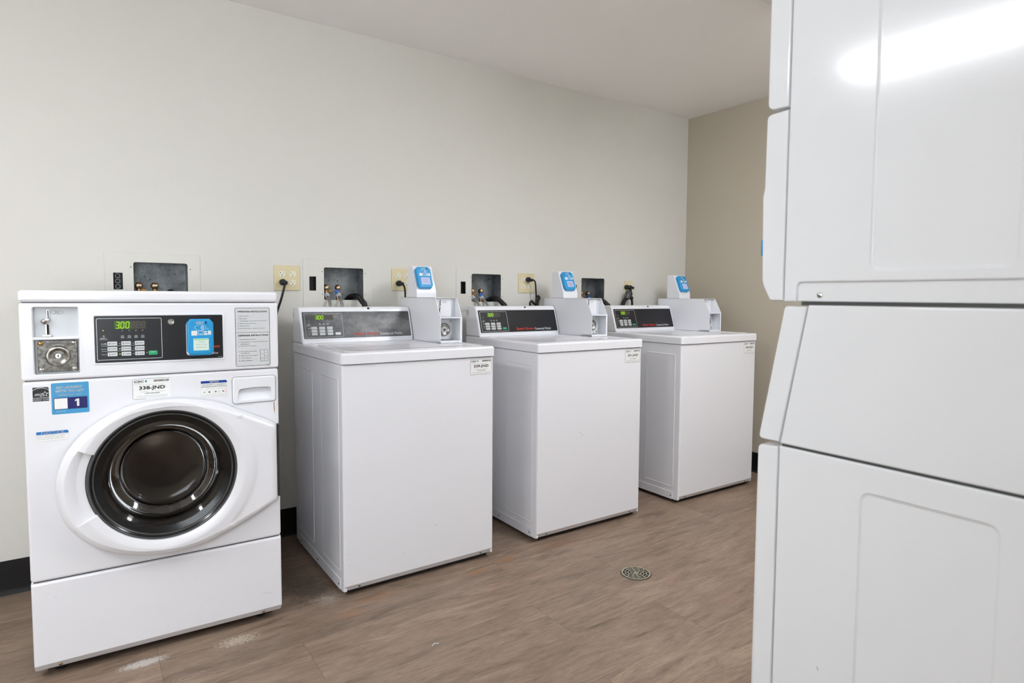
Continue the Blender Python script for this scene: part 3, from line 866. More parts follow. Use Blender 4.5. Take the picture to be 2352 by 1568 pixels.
b.text('RECOMMENDED FOR BEST PERFORMANCE', 0.4480, 0.5205, 0.8250, 0.8280, c, bold=0.01)
b.use(INKG).rect(0.4843, 0.4846, 0.7940, 0.8230, c)
b.ring(rrect(0.4467, 0.5223, 0.7932, 0.8376), 0.0002, c)
for k in range(3):
    b.text('Use HE detergent only as directed', 0.4485, 0.4825, 0.8010 - 0.0032 * k, 0.8026 - 0.0032 * k, c)
    b.text('Do not overfill dispenser trays', 0.4870, 0.5205, 0.8010 - 0.0032 * k, 0.8026 - 0.0032 * k, c)
b.text('Detergente de alta eficiencia', 0.4600, 0.4830, 0.8185, 0.8205, c); b.text('Detergent HE', 0.490, 0.520, 0.8185, 0.8205, c)
b.use(INK).rect(0.4530, 0.4590, 0.8085, 0.8100, c); b.rect(0.4675, 0.4735, 0.8075, 0.8110, c)
b.poly(circ(0.4890, 0.8095, 0.0022, 12), c); b.poly(circ(0.5105, 0.8095, 0.0022, 12), c)
b.use(RED).ring(circ(0.5170, 0.8095, 0.0038, 18), 0.0006, c); b.use(INKG).ring(circ(0.4990, 0.8095, 0.0036, 18), 0.0005, c)
b.obj('detergent_notice_sticker', FL, smooth=0)
# detergent drawer with finger pull
b = MB(F).use(PLASTIC)
H_ = [(0.5520, 0.7745), (0.6605, 0.7745), (0.6560, 0.8110), (0.6480, 0.8135), (0.6060, 0.8150), (0.5640, 0.8120), (0.5580, 0.8080)]
b.plate(rrect(0.5385, 0.6725, 0.7630, 0.8510, 0.009), -0.02, 0.0045, 0.005, [H_], 0.0015)
# sloping pull pocket
b.loft([[(x, z, -0.0) for x, z in H_], [(x, min(z, 0.8155) + (0.0005 if z > 0.79 else 0.0), -0.026 if z > 0.79 else 0.0015) for x, z in H_]])
b.poly([(0.5520, 0.7745), (0.6605, 0.7745), (0.6560, 0.8155), (0.5580, 0.8155)], 0.0, M=Matrix(((1, 0, 0, 0), (0, 1, 0, 0), (0, -0.55, 1, 0.4275), (0, 0, 0, 1))))
b.obj('detergent_drawer', FL)
# door
door = None
outl = [(0.670, 0.688), (0.620, 0.7155), (0.565, 0.743), (0.489, 0.778), (0.415, 0.7945), (0.345, 0.798), (0.255, 0.786), (0.168, 0.743), (0.105, 0.681), (0.073, 0.610),
        (0.069, 0.536), (0.088, 0.456), (0.1475, 0.382), (0.232, 0.336), (0.333, 0.317), (0.430, 0.323), (0.530, 0.359), (0.600, 0.391), (0.670, 0.428)]
def closed_spline(P, hard):
    n = len(P); out = []
    for i in range(n):
        p0, p1, p2, p3 = (Vector(P[(i + k) % n]) for k in (-1, 0, 1, 2))
        if i in hard: p0 = p1 - (p2 - p1)
        if (i + 1) % n in hard: p3 = p2 + (p2 - p1)
        if i in hard and (i + 1) % n in hard:
            for k in range(10): out.append(p1.lerp(p2, k / 10))
            continue
        for k in range(6):
            t = k / 6
            out.append(0.5 * ((2 * p1) + (-p0 + p2) * t + (2 * p0 - 5 * p1 + 4 * p2 - p3) * t * t + (-p0 + 3 * p1 - 3 * p2 + p3) * t ** 3))
    return out
SP = closed_spline(outl, {0, len(outl) - 1})
def ray_out(a):
    d = Vector((math.cos(a), math.sin(a))); best = None; o = Vector(DC)
    for i in range(len(SP)):
        p, q = SP[i], SP[(i + 1) % len(SP)]
        e = q - p; den = d.x * e.y - d.y * e.x
        if abs(den) < 1e-12: continue
        t = ((p.x - o.x) * e.y - (p.y - o.y) * e.x) / den
        s_ = ((p.x - o.x) * d.y - (p.y - o.y) * d.x) / den
        if t > 0 and -1e-6 <= s_ <= 1 + 1e-6: best = t if best is None else max(best, t)
    return best
NA = 240
RI = 0.2005
loops = []
HT0, HT1 = math.radians(154.5), math.radians(207.5)
def handle(a):
    a = a % (2 * math.pi)
    return HT0 < a < HT1
angs = []
for i in range(NA): angs.append(2 * math.pi * i / NA)
for h in (HT0, HT1):
    angs += [h - 0.0005, h + 0.0005]
angs.sort()
R_OUT = {a: ray_out(a) for a in angs}
def profp(a):
    ro = R_OUT[a]; hd = handle(a); ri = RI
    wdt = ro - ri
    def low(r_):       # the hinge wing lies a little lower than the ring
        if wdt < 0.085: return 0.0
        e_ = min(1.0, max(0.0, (r_ - ri - 0.050) / 0.012)); return 0.0045 * e_ * e_ * (3 - 2 * e_)
    f_ = 1.0 - low(ro) / 0.0455
    out = [(ro, 0.004), (ro - 0.0004, 0.016 * f_), (ro - 0.002, 0.027 * f_), (ro - 0.006, 0.036 * f_), (ro - 0.012, 0.042 * f_), (ro - 0.020, 0.0455 * f_)]
    for k in range(1, 15):
        t = k / 14
        r_ = ro - 0.020 - (wdt - 0.020 - 0.024) * t
        u = min(1.0, max(0.0, 1 - (r_ - ri - 0.024) / 0.030))
        h_ = 0.0455 + 0.003 * u * u * (3 - 2 * u) - low(r_)
        if hd: h_ = 0.0455 - 0.011 * t ** 1.5
        out.append((r_, h_))
    if hd:
        out += [(ri + 0.012, 0.0325), (ri + 0.0045, 0.030), (ri + 0.0035, 0.020), (ri + 0.0035, 0.0)]
    else:
        out += [(ri + 0.018, 0.0475), (ri + 0.006, 0.044), (ri, 0.041), (ri, 0.020)]
    return out
cols = [[(DC[0] + r_ * math.cos(a), DC[1] + r_ * math.sin(a), h_) for r_, h_ in profp(a)] for a in angs]
b = MB(F).use(WHITE)
nr = len(cols[0]); na = len(cols)
vs_ = [p for L in cols for p in L]; fs = []
for i in range(na):
    j = (i + 1) % na
    for k in range(nr - 1):
        fs.append([i * nr + k, i * nr + k + 1, j * nr + k + 1, j * nr + k][::-1])
b.add(vs_, [f[::-1] for f in fs])
door = b.obj('door', FL, smooth=34)
# dark trim rings and window
T = F @ Matrix.Translation((DC[0], DC[1], 0))
b = MB(T).use(DARKGREY)
b.lathe([(0.2035, 0.004), (0.2035, 0.030), (0.2000, 0.0345), (0.1965, 0.0350), (0.1945, 0.0330)], 96)
b.use(BLACKG).lathe([(0.1945, 0.0330), (0.1925, 0.0345), (0.1905, 0.0330), (0.1885, 0.0310)], 96)
b.use(DARKGREY).lathe([(0.1885, 0.0310), (0.1865, 0.0320), (0.1845, 0.0300)], 96)
b.use(BLACKG).lathe([(0.1845, 0.0300), (0.180, 0.0275), (0.172, 0.0255), (0.164, 0.0215)], 96)
b.obj('window_trim', door)
b = MB(T).use(GLASS)
gp = [(0.166, 0.022), (0.160, 0.018), (0.150, 0.008), (0.139, -0.012), (0.131, -0.038), (0.124, -0.060), (0.114, -0.072), (0.098, -0.078), (0.070, -0.080), (0.035, -0.081), (0.0002, -0.0815)]
gi = [(r_ - 0.0035 if r_ > 0.1 else r_, h_ - 0.004) for r_, h_ in reversed(gp)]
b.lathe(gp + gi + [gp[0]], 96)
b.obj('door_glass', door, smooth=60)
b = MB(F).use(DARKGREY)
b.box(0.6735, 0.6790, 0.436, 0.686, 0.0, 0.012, 0.001)
b.use(BLACK)
for k in range(60): b.rect(0.6738, 0.6788, 0.438 + k * 0.0041, 0.4395 + k * 0.0041, 0.0123)
b.obj('hinge', door, label='knurled dark hinge strip')
# boot gasket, drum
b = MB(T).use(BLACK)
b.lathe([(0.178, -0.002), (0.172, -0.010), (0.176, -0.030), (0.166, -0.050), (0.170, -0.080), (0.160, -0.088)], 64)
b.obj('door_gasket', FL)
b = MB(T).use(STEEL)
b.lathe([(0.160, -0.088), (0.200, -0.095), (0.235, -0.12), (0.240, -0.14), (0.240, -0.38), (0.225, -0.40), (0.10, -0.405), (0.07, -0.395), (0.0002, -0.393)], 64)
for k in range(3):
    a = math.radians(100 + 120 * k)
    R_ = Matrix.Rotation(a, 4, 'Z')
    pr = [(0.238, -0.045), (0.19, -0.012), (0.185, 0.0), (0.19, 0.012), (0.238, 0.045)]
    b.loft([[(x, y, -0.13) for x, y in pr], [(x, y, -0.39) for x, y in pr]], M=R_, close=False)
b.obj('drum', FL)

# ------------------------------------------------------------------ top load washer
TW, TD = 0.6514, 0.6374
def top_loader(label, x, y, rz, num, worn):
    t = thing('top_load_washer', label, 'washing machine', (x, y, 0), rz, 'white top-load washers in a row')
    # cabinet: wrapper with embossed sides
    m = MB().use(WHITE)
    for sgn in (1, -1):
        M_ = frame((0.0, 0.004, 0), (0, -1, 0), (0, 0, 1)) if sgn == 1 else frame((TW, 0.004, 0), (0, 1, 0), (0, 0, 1))
        def rr(y0, y1, z0, z1, r_):
            return rrect(-y1, -y0, z0, z1, r_) if sgn == 1 else rrect(y0, y1, z0, z1, r_)
        pans = [rr(0.035, 0.247, 0.085, 0.815, 0.012), rr(0.358, 0.566, 0.085, 0.815, 0.012)]
        m.plate(rr(0.0, TD - 0.004, 0.020, 0.8685, 0.004), -0.012, 0.0, 0.003, pans, M=M_)
        for Q_ in pans:
            m.loft([[(a, b_, 0.0) for a, b_ in Q_], [(a, b_, 0.0016) for a, b_ in inset(Q_, 0.002)], [(a, b_, 0.0016) for a, b_ in inset(Q_, 0.0035)], [(a, b_, 0.0003) for a, b_ in inset(Q_, 0.007)]], M=M_)
            m.poly(inset(Q_, 0.007), 0.0003, M=M_)
    m.box(0.01, TW - 0.01, TD - 0.01, TD, 0.02, 0.868)
    m.obj('cabinet', t)
    # side base rails
    for sgn in (1, -1):
        M_ = frame((0.0, 0.004, 0), (0, -1, 0), (0, 0, 1)) if sgn == 1 else frame((TW, 0.004, 0), (0, 1, 0), (0, 0, 1))
        y0, y1 = (-0.575, -0.035) if sgn == 1 else (0.035, 0.575)
        m = MB(M_).use(WHITE).plate(rrect(y0, y1, 0.0185, 0.060, 0.006), -0.004, 0.0022, 0.001)
        m.obj('base_rail', t)
        if sgn == 1:
            for yy in (-0.545, -0.31, -0.05):
                screw(M_, yy, 0.038, 0.0022, 0.0038, 'screw', t, DARKGREY)
    # front panel with bevelled foot and rounded vertical edges
    prof = [(0.868, -0.03), (0.868, -0.004), (0.8665, -0.0015), (0.864, 0.0), (0.0430, 0.0), (0.0410, -0.001), (0.0215, -0.013), (0.0190, -0.017), (0.0190, -0.03)]
    xs_ = [(0.0, -0.006), (0.0008, -0.0035), (0.0025, -0.0015), (0.005, -0.0003), (0.008, 0.0)]
    lo = [[(0.0005 + dx, z, cc + dc) for z, cc in prof] for dx, dc in xs_] + [[(TW - 0.0005 - dx, z, cc + dc) for z, cc in prof] for dx, dc in reversed(xs_)]
    m = MB(F).use(WHITE).loft(lo, close=False)
    m.add(lo[0], [list(range(len(prof)))]); m.add(lo[-1], [list(range(len(prof)))[::-1]])
    m.use(SCUFF)
    rs = random.Random(num)
    marks = {'339-JND': ((0.232, 0.115, 0.010, .25), (0.37, 0.20, 0.018, -.2), (0.02, 0.16, 0.004, 1), (0.016, 0.125, 0.003, -2)),
             '341-JND': ((0.242, 0.487, 0.030, -.75), (0.256, 0.455, 0.012, 1.1), (0.018, 0.20, 0.004, .3), (0.02, 0.185, 0.003, 2), (0.015, 0.135, 0.003, 1)),
             '340-JND': ((0.50, 0.36, 0.004, 1), (0.30, 0.21, 0.010, .1), (0.58, 0.10, 0.003, 1))}[num]
    for mx, mz, ml, sl in marks: m.line((mx, mz), (mx + ml, mz + ml * sl), 0.0007, 0.0006)
    m.obj('front_panel', t)
    for xx in (0.060, 0.592):
        screw(frame((xx, 0.0068, 0.031), (1, 0, 0), (0, 0.55, 1)), 0, 0, 0.0008, 0.0042, 'screw', t, DARKGREY)
    m = MB().use(BLACK).box(0.02, TW - 0.02, 0.022, TD - 0.02, 0.009, 0.022)
    m.obj('base_frame', t, label='black base under the cabinet')
    for xx in (0.05, TW - 0.05):
        for yy in (0.06, TD - 0.06):
            MB().use(BLACK).cyl(xx, yy, 0.0, 0.012, 0.02, 16).obj('foot', t)
    # top cover with sunken deck
    m = MB()
    m.use(WHITE)
    zt = 0.9125
    U = Matrix(((1, 0, 0, 0), (0, 1, 0, 0), (0, 0, 1, 0), (0, 0, 0, 1)))
    P = rrect(-0.004, TW + 0.004, -0.008, TD + 0.012, 0.014, 6)
    hole = rrect(0.030, TW - 0.030, 0.026, 0.480, 0.020, 5)
    lo = [[(a, b_, 0.8715) for a, b_ in P]]
    R_ = 0.010
    for i in range(6):
        tt = math.pi / 2 * i / 5
        lo.append([(a, b_, zt - R_ + R_ * math.sin(tt)) for a, b_ in inset(P, R_ * (1 - math.cos(tt)))])
    m.loft(lo)
    m.poly(inset(P, R_), zt, [hole])
    lo = [[(a, b_, zt) for a, b_ in hole], [(a, b_, zt - 0.0015) for a, b_ in inset(hole, 0.002)], [(a, b_, zt - 0.006) for a, b_ in inset(hole, 0.007)], [(a, b_, zt - 0.0075) for a, b_ in inset(hole, 0.012)]]
    m.loft(lo); m.poly(inset(hole, 0.012), zt - 0.0075)
    m.add([(a, b_, 0.8715) for a, b_ in P], [list(range(len(P)))[::-1]])
    m.use(SCUFF)
    m.obj('top_cover', t)
    m = MB().use(DARKGREY).box(0.006, TW - 0.006, 0.006, TD - 0.01, 0.866, 0.8718)
    m.obj('cover_gasket', t)
    m = MB().use(WHITE)
    lid = rrect(0.048, TW - 0.048, 0.044, 0.462, 0.030, 6)
    m.plate(lid, zt - 0.0075, zt - 0.0005, 0.004)
    m.use(PLASTIC).loft([[(a, b_, zt + 0.0002) for a, b_ in inset(lid, 0.030)], [(a, b_, zt - 0.0022) for a, b_ in inset(lid, 0.044)]])
    m.obj('lid', t)
    # control console
    m = MB().use(PLASTIC)
    cp_ = [(0.5040, 0.9130), (0.5058, 0.9170), (0.5490, 1.0545), (0.5525, 1.0625), (0.5590, 1.0680), (0.5680, 1.0695), (0.6300, 1.0695), (0.6420, 1.0650), (0.6480, 1.0550), (0.6480, 0.9130)]
    xs_ = [(0.0, 0.006), (0.0012, 0.0028), (0.0035, 0.0008), (0.007, 0.0)]
    lo = []
    for dx, d_ in xs_: lo.append([(dx, y_, max(z_, 0.9130)) for y_, z_ in inset(cp_[::-1], d_)])
    for dx, d_ in reversed(xs_): lo.append([(0.519 - dx, y_, max(z_, 0.9130)) for y_, z_ in inset(cp_[::-1], d_)])
    m.loft(lo)
    m.add(lo[0], [list(range(len(cp_)))[::-1]]); m.add(lo[-1], [list(range(len(cp_)))])
    ty = Vector((0.0, 0.0432, 0.1375)).normalized()
    PM = frame((0.010, 0.5058 + 0.0432 * 0.105, 0.9170 + 0.1375 * 0.105), (1, 0, 0), ty)
    # bright frame round the film
    m.plate(rrect(-0.006, 0.508, -0.006, 0.1285, 0.004), -0.001, 0.0016, 0.0008, [rrect(0.0, 0.502, 0.0, 0.1225, 0.002, 2)], 0.0006, M=PM)
    con = m.obj('control_console', t)
    m = MB(frame((0.0, 0, 0), (0, -1, 0), (0, 0, 1))).use(DARKGREY)
    for k in range(5):
        m.rect(-0.640 + 0.0055 * k, -0.6388 + 0.0055 * k, 1.020, 1.048, 0.0006)
    m.obj('vent_slots', con, smooth=0)
    control_panel(t, PM @ Matrix.Translation((0.001, 0.001, 0.0006)), 0.500, 0.1205, 0.0088, 0.0055, 0.905, worn, False)
    # black plug on the top edge
    m = MB(frame((0.315, 0.5525, 1.0620), (1, 0, 0), (0, 0.7, 0.75))).use(BLACK)
    m.lathe([(0.0055, 0), (0.0055, 0.0018), (0.004, 0.003), (0.0001, 0.0032)], 20)
    m.obj('black_plug', t)
    # coin box
    CX0, CX1 = 0.5245, 0.6340
    S = frame((CX0, 0, 0), (0, -1, 0), (0, 0, 1))      # a = -y
    sil = [(-0.6600, 0.9132), (-0.2370, 0.9132), (-0.2370, 1.0260), (-0.2850, 1.1120), (-0.2875, 1.1140), (-0.6600, 1.1140)]
    m = MB().use(PLASTIC)
    th = 0.002
    # left and right cheeks
    for c0, c1 in ((-th, 0.0), (-(CX1 - CX0), -(CX1 - CX0) + th)):
        m.plate(sil, c0, c1, 0, M=S, back=True)
    m.box(CX0, CX1, 0.2860, 0.6600, 1.1120, 1.1140)      # top
    m.box(CX0, CX1, 0.6580, 0.6600, 0.9132, 1.1140)      # back
    m.box(CX0, CX1, 0.2370, 0.3300, 0.9132, 0.9220)      # sill
    m.box(CX0 + th, CX1 - th, 0.2400, 0.3000, 1.0235, 1.0270)   # shelf
    m.box(CX0, CX1, 0.2370, 0.2400, 1.0225, 1.0275, 0.0008)
    m.box(CX1 - 0.010, CX1 - th, 0.2372, 0.2392, 0.9132, 1.0260)
    m.use(GREYPLATE).box(CX0 + th, CX1 - th, 0.3000, 0.3030, 0.920, 1.113)
    cb = m.obj('coin_box', t)
    FB = front((0, 0.3000, 0))
    m = MB(FB).use(PLASTIC).plate(rrect(CX0 + 0.004, CX1 - 0.024, 1.030, 1.109), 0.0, 0.0015)
    m.use(CHROME).plate(rrect(CX0 + 0.026, CX0 + 0.032, 1.075, 1.106, 0.002), 0.001, 0.004, 0.001); m.use(DARKHOLE).poly(rrect(CX0 + 0.028, CX0 + 0.031, 1.077, 1.104, 0.001), 0.0043)
    m.use(CHROME).plate(rrect(CX0 + 0.020, CX0 + 0.029, 1.032, 1.062, 0.002), 0.001, 0.004, 0.001); m.use(DARKHOLE).poly(rrect(CX0 + 0.0225, CX0 + 0.028, 1.033, 1.060, 0.001), 0.0043)
    m.use(CHROME).lathe([(0.0075, 0), (0.0075, 0.006), (0.004, 0.010), (0.0001, 0.011)], 20, M=Matrix.Translation((CX0 + 0.0235, 1.0675, 0.002)))
    m.plate(rrect(CX0 + 0.013, CX0 + 0.036, 1.0275, 1.0325, 0.002), 0.001, 0.016, 0.001)
    m.use(INKG).ring([(CX0 + 0.040, 1.095), (CX0 + 0.044, 1.090), (CX0 + 0.060, 1.090), (CX0 + 0.064, 1.095), (CX0 + 0.060, 1.100), (CX0 + 0.044, 1.100)], 0.0006, 0.0018)
    m.text('25¢', CX0 + 0.046, CX0 + 0.058, 1.0925, 1.0975, 0.0018)
    m.obj('coin_slide', cb)
    m = MB(FB).use(GREYPLATE if num == '339-JND' else PAPERG).plate(rrect(CX0 + 0.004, CX1 - 0.022, 0.926, 1.018, 0.002), 0.0, 0.0105, 0.001)
    m.use(NICKEL).lathe([(0.0300, 0), (0.029, 0.0022), (0.0265, 0.004), (0.023, 0.0042), (0.018, 0.0015), (0.014, -0.0008), (0.0075, -0.001)], 40, M=Matrix.Translation((CX0 + 0.046, 0.970, 0.0108)))
    m.use(CHROME).lathe([(0.0085, 0), (0.0085, 0.004), (0.006, 0.0045), (0.0001, 0.0045)], 24, M=Matrix.Translation((CX0 + 0.046, 0.970, 0.0098)))
    m.use(DARKHOLE).poly(circ(CX0 + 0.046, 0.970, 0.004, 12), 0.0147)
    m.obj('lock_plate', cb)
    for (xx, zz) in ((CX1 - 0.031, 1.0085), (CX1 - 0.031, 0.936), (CX0 + 0.012, 1.0085), (CX0 + 0.012, 0.936)):
        m = MB(FB @ Matrix.Translation((xx, zz, 0.0105))).use(CHROME)
        m.lathe([(0.0064, 0), (0.006, 0.0018), (0.0045, 0.0035), (0.002, 0.0042), (0.0001, 0.0043)], 16)
        m.obj('rivet', cb)
    # reader pedestal and reader
    m = MB().use(PLASTIC)
    ped = [(-0.5850, 1.1140), (-0.4800, 1.1140), (-0.4790, 1.1450), (-0.5290, 1.2640), (-0.5850, 1.2640)]
    PX0, PX1 = 0.5250, 0.6290
    P2 = ped
    lo = []
    for dx, d_ in ((0.0, 0.003), (0.0008, 0.001), (0.003, 0.0)):
        lo.append([(PX0 + dx, -a, max(z_, 1.1141)) for a, z_ in inset(P2, d_)])
    for dx, d_ in ((0.003, 0.0), (0.0008, 0.001), (0.0, 0.003)):
        lo.append([(PX1 - dx, -a, max(z_, 1.1141)) for a, z_ in inset(P2, d_)])
    m.loft([L[::-1] for L in lo][::-1])
    m.add(lo[0], [list(range(5))]); m.add(lo[-1], [list(range(5))[::-1]])
    m.obj('reader_pedestal', t)
    e2 = Vector((0, 0.050, 0.119)).normalized()
    RM = frame((0.5700, 0.4790 + 0.0245, 1.1450 + 0.0585), (1, 0, 0), e2)
    card_reader(t, RM, 0.0760, 0.1080, True)
    service_tag(t, F @ Matrix.Translation((0.5370, 0.7960, 0.0002)) @ Matrix.Scale(1.03, 4), num, True)
    return t
top_loader('white top-load washer numbered 339-JND with a worn grey control panel, beside the front-load washer', 0.5484, -0.7445, -0.0021, '339-JND', True)
top_loader('white top-load washer numbered 341-JND with a black control panel, middle of the three top-loaders', 1.4392, -0.7390, -0.0080, '341-JND', False)
top_loader('white top-load washer numbered 340-JND with a black control panel, at the far end', 2.3898, -0.7480, -0.0110, '340-JND', False)

# ------------------------------------------------------------------ wall boxes, hoses
POS = ('behind the front-load washer', 'above the worn top-load washer 339-JND', 'above the middle top-load washer 341-JND', 'above the farthest top-load washer 340-JND')
for i, (px, tz) in enumerate(BOXES):
    t = thing('washer_supply_box', 'white washer supply box set in the wall ' + POS[i], 'supply box', (px, 0, tz - 0.24), 0, 'washer supply boxes in the back wall')
    h1, h2 = [[(x - px, z - (tz - 0.24)) for x, z in H] for H in box_holes(px, tz)]
    Fl = front((0, 0, 0))
    m = MB(Fl).use(M_WALL).plate(rrect(0.0, 0.337, 0.0, 0.24, 0.004, 3), 0.0003, 0.0035, 0.0015, [h1, h2], 0.0006)
    for x, z in ((0.088, 0.182), (0.300, 0.178), (0.088, 0.075), (0.300, 0.075)):
        m.use(DARKGREY).cyl(x, z, 0.003, 0.0042, 0.0022, 10)
    m.obj('faceplate', t)
    # recess (open box behind the opening)
    m = MB(Fl).use(GALV)
    x0, x1, z0, z1 = 0.097 - 0.003, 0.290 + 0.003, 0.048 - 0.003, 0.202 + 0.003
    D = -0.092
    m.add([(x0, z0, D), (x1, z0, D), (x1, z1, D), (x0, z1, D), (x0, z0, -0.0005), (x1, z0, -0.0005), (x1, z1, -0.0005), (x0, z1, -0.0005)],
          [[0, 1, 2, 3], [0, 4, 5, 1], [1, 5, 6, 2], [2, 6, 7, 3], [3, 7, 4, 0]])
    m.obj('recess', t, smooth=0)
    m = MB(Fl).use(DARKBOX)
    x0, x1, z0, z1 = 0.0265, 0.062, 0.090, 0.160
    m.add([(x0, z0, -0.03), (x1, z0, -0.03), (x1, z1, -0.03), (x0, z1, -0.03), (x0, z0, -0.0005), (x1, z0, -0.0005), (x1, z1, -0.0005), (x0, z1, -0.0005)],
          [[0, 1, 2, 3], [0, 4, 5, 1], [1, 5, 6, 2], [2, 6, 7, 3], [3, 7, 4, 0]])
    m.use(GREYPLATE if i == 0 else DARKGREY)
    for k in range(3): m.ring(circ(0.044, 0.104 + 0.0215 * k, 0.009, 16), 0.002, -0.0295)
    m.obj('electrical_knockout', t, smooth=0)
    # two valves
    for k, vx in enumerate((0.115, 0.171)):
        m = MB(Matrix.Translation((vx, 0.022, 0.085))).use(BRASS)
        zc = 0.022
        m.lathe([(0.0085, -0.05), (0.0085, 0.020), (0.011, 0.022), (0.011, 0.032), (0.007, 0.036)], 16, M=frame((0, 0, 0), (1, 0, 0), (0, 1, 0)))
        m.lathe([(0.0115, -0.012), (0.0135, -0.004), (0.0135, 0.006), (0.010, 0.012), (0.006, 0.0135)], 20, M=frame((0, -0.0, zc), (1, 0, 0), (0, 0, 1)))
        m.use(CHROME).lathe([(0.0065, 0.0130), (0.0060, 0.0160), (0.003, 0.0175), (0.0001, 0.018)], 16, M=frame((0, -0.0, zc), (1, 0, 0), (0, 0, 1)))
        m.use(BRASS).box(0.008, 0.030, -0.006, 0.004, 0.0, 0.010, 0.002) if k == 0 else None
        v = m.obj('water_valve', t)
        if k == 1 and i > 0:
            m = MB(Matrix.Translation((vx - 0.014, 0.000, 0.088))).use(BLUEH)
            P = []
            for q in range(20):
                a = 2 * math.pi * q / 20; r_ = 0.0105 if q % 4 < 2 else 0.0080
                P.append((r_ * math.cos(a), r_ * math.sin(a)))
            m.plate(P, -0.004, 0.004, 0.0015, M=frame((0, 0, 0), (1, 0, 0.1), (0, 0.3, 1)), back=True)
            m.lathe([(0.004, 0.0), (0.004, 0.007), (0.0001, 0.0075)], 12, M=frame((0, 0, 0), (1, 0, 0.1), (0, 0.3, 1)))
            m.obj('valve_handle', v, label='blue valve handle')
    # hoses
    if i > 0:
        wash = ('worn top-load washer 339-JND', 'middle top-load washer 341-JND', 'farthest top-load washer 340-JND')[i - 1]
        skew = (0.0, 0.016, 0.02)[i - 1]
        for k, vx in enumerate((0.115, 0.171)):
            X = px + vx
            zz = tz - 0.24
            pts = [(X, 0.018, zz + 0.075), (X + skew * .1, -0.004, zz + 0.060), (X + skew * .5, -0.022, zz + 0.046), (X + skew, -0.036, zz + 0.020), (X + skew * 1.4, -0.040, zz - 0.02), (X + skew * 1.6, -0.040, zz - 0.20)]
            h = thing('supply_hose', ('left' if k == 0 else 'right') + ' braided grey water hose dropping behind the ' + wash, 'hose', pts[-1], 0, 'braided water hoses')
            L = [(a - pts[-1][0], b_ - pts[-1][1], c_ - pts[-1][2]) for a, b_, c_ in pts]
            MB().use(BRAID).tube(L, 0.0065, 14).obj('hose', h)
            d = (Vector(L[1]) - Vector(L[0])).normalized()
            a0 = Vector(L[0]) + d * 0.001; a1 = a0 + d * 0.018
            m = MB().use(GREYPLATE).tube([a0, a0 + d * .012, a0 + d * .0121, a1], lambda t_: 0.0125 if t_ < 0.5 else 0.0100, 8, smooth=False)
            m.obj('coupling', h)
    # drain hose
    dx = 0.252 if i else 0.240
    X = px + dx; zz = tz - 0.24
    e = 0.02 if i < 2 else 0.030
    pts = [(X - 0.030, 0.060, zz + 0.020), (X - 0.026, 0.045, zz + 0.050), (X - 0.012, 0.016, zz + 0.066), (X + 0.002, -0.020, zz + 0.064), (X + 0.008 + e * .4, -0.048, zz + 0.040), (X + 0.010 + e * .7, -0.060, zz + 0.005), (X + 0.012 + e * .8, -0.062, zz - 0.18)]
    if i == 0: pts = [(X - 0.030, 0.060, zz + 0.030), (X - 0.024, 0.050, zz + 0.062), (X - 0.015, 0.030, zz + 0.082), (X - 0.008, 0.004, zz + 0.078), (X - 0.006, -0.0145, zz + 0.050), (X - 0.006, -0.0165, zz + 0.0), (X - 0.006, -0.0165, zz - 0.18)]
    tag(MB().use(BLACK if i else BLACK).tube([(a - pts[-1][0], b_ - pts[-1][1], c_ - pts[-1][2]) for a, b_, c_ in pts], 0.0135 if i else 0.0115, 16).obj('drain_hose', None, loc=pts[-1]),
        'thick black drain hose curving out of the supply box ' + POS[i], 'hose', 'black drain hoses')

# ------------------------------------------------------------------ outlets and cords
def receptacle(m, x, z, c):
    m.use(IVORY2)
    P = [(x + 0.0150 * max(-0.92, min(0.92, math.cos(2 * math.pi * i / 28))) * 1.0, z + 0.0150 * max(-0.78, min(0.78, math.sin(2 * math.pi * i / 28)))) for i in range(28)]
    Q = []
    for p in P:
        if not Q or (abs(p[0] - Q[-1][0]) + abs(p[1] - Q[-1][1])) > 1e-5: Q.append(p)
    m.plate(Q, 0.001, c, 0.0006)
    m.use(DARKHOLE)
    k = c + 0.0003
    m.rect(x - 0.0075, x - 0.0058, z + 0.0005, z + 0.0075, k); m.rect(x - 0.0100, x - 0.0058, z + 0.0030, z + 0.0048, k)
    m.rect(x + 0.0055, x + 0.0070, z + 0.0005, z + 0.0068, k)
    m.poly(circ(x, z - 0.0062, 0.0024, 12), k)
OUT = [(0.5532, 1.1988, 2), (1.1202, 1.2032, 2), (1.9018, 1.1993, 2), (2.733, 1.1705, 1)]
OPOS = ('just right of the front-load washer', 'half hidden behind the first card reader', 'between the second and third card readers above the middle top-load washer', 'narrow single one near the room corner')
for i, (x, z, g) in enumerate(OUT):
    t = thing('wall_outlet', 'ivory wall outlet plate, ' + OPOS[i], 'outlet', (x, 0, z), 0, 'ivory outlets on the back wall')
    wd = 0.05715 if g == 2 else 0.035
    MB(front((0, 0, 0))).use(IVORY).plate(rrect(-wd, wd, -0.05715, 0.05715, 0.003, 3), 0.0003, 0.006, 0.003).obj('outlet_plate', t)
    for gx in ((-0.0232, 0.0232) if g == 2 else (0.0,)):
        for gz in (0.0195, -0.0195):
            m = MB(front((gx, 0, gz)))
            receptacle(m, 0, 0, 0.0075)
            m.obj('receptacle', t)
def plug(P, side=1, s=1.0):
    """angled plug body at P on a wall, cord leaves to the lower right"""
    m = MB(frame(P, (1, 0, 0), (0, 0, 1))).use(BLACK)
    m.plate(circ(0, 0, 0.0145 * s, 16), 0.0, 0.020 * s, 0.005, back=True)
    m.plate(rrect(-0.009 * s, 0.016 * s, -0.011 * s, 0.006 * s, 0.004), 0.012 * s, 0.034 * s, 0.005, back=True)
    return m
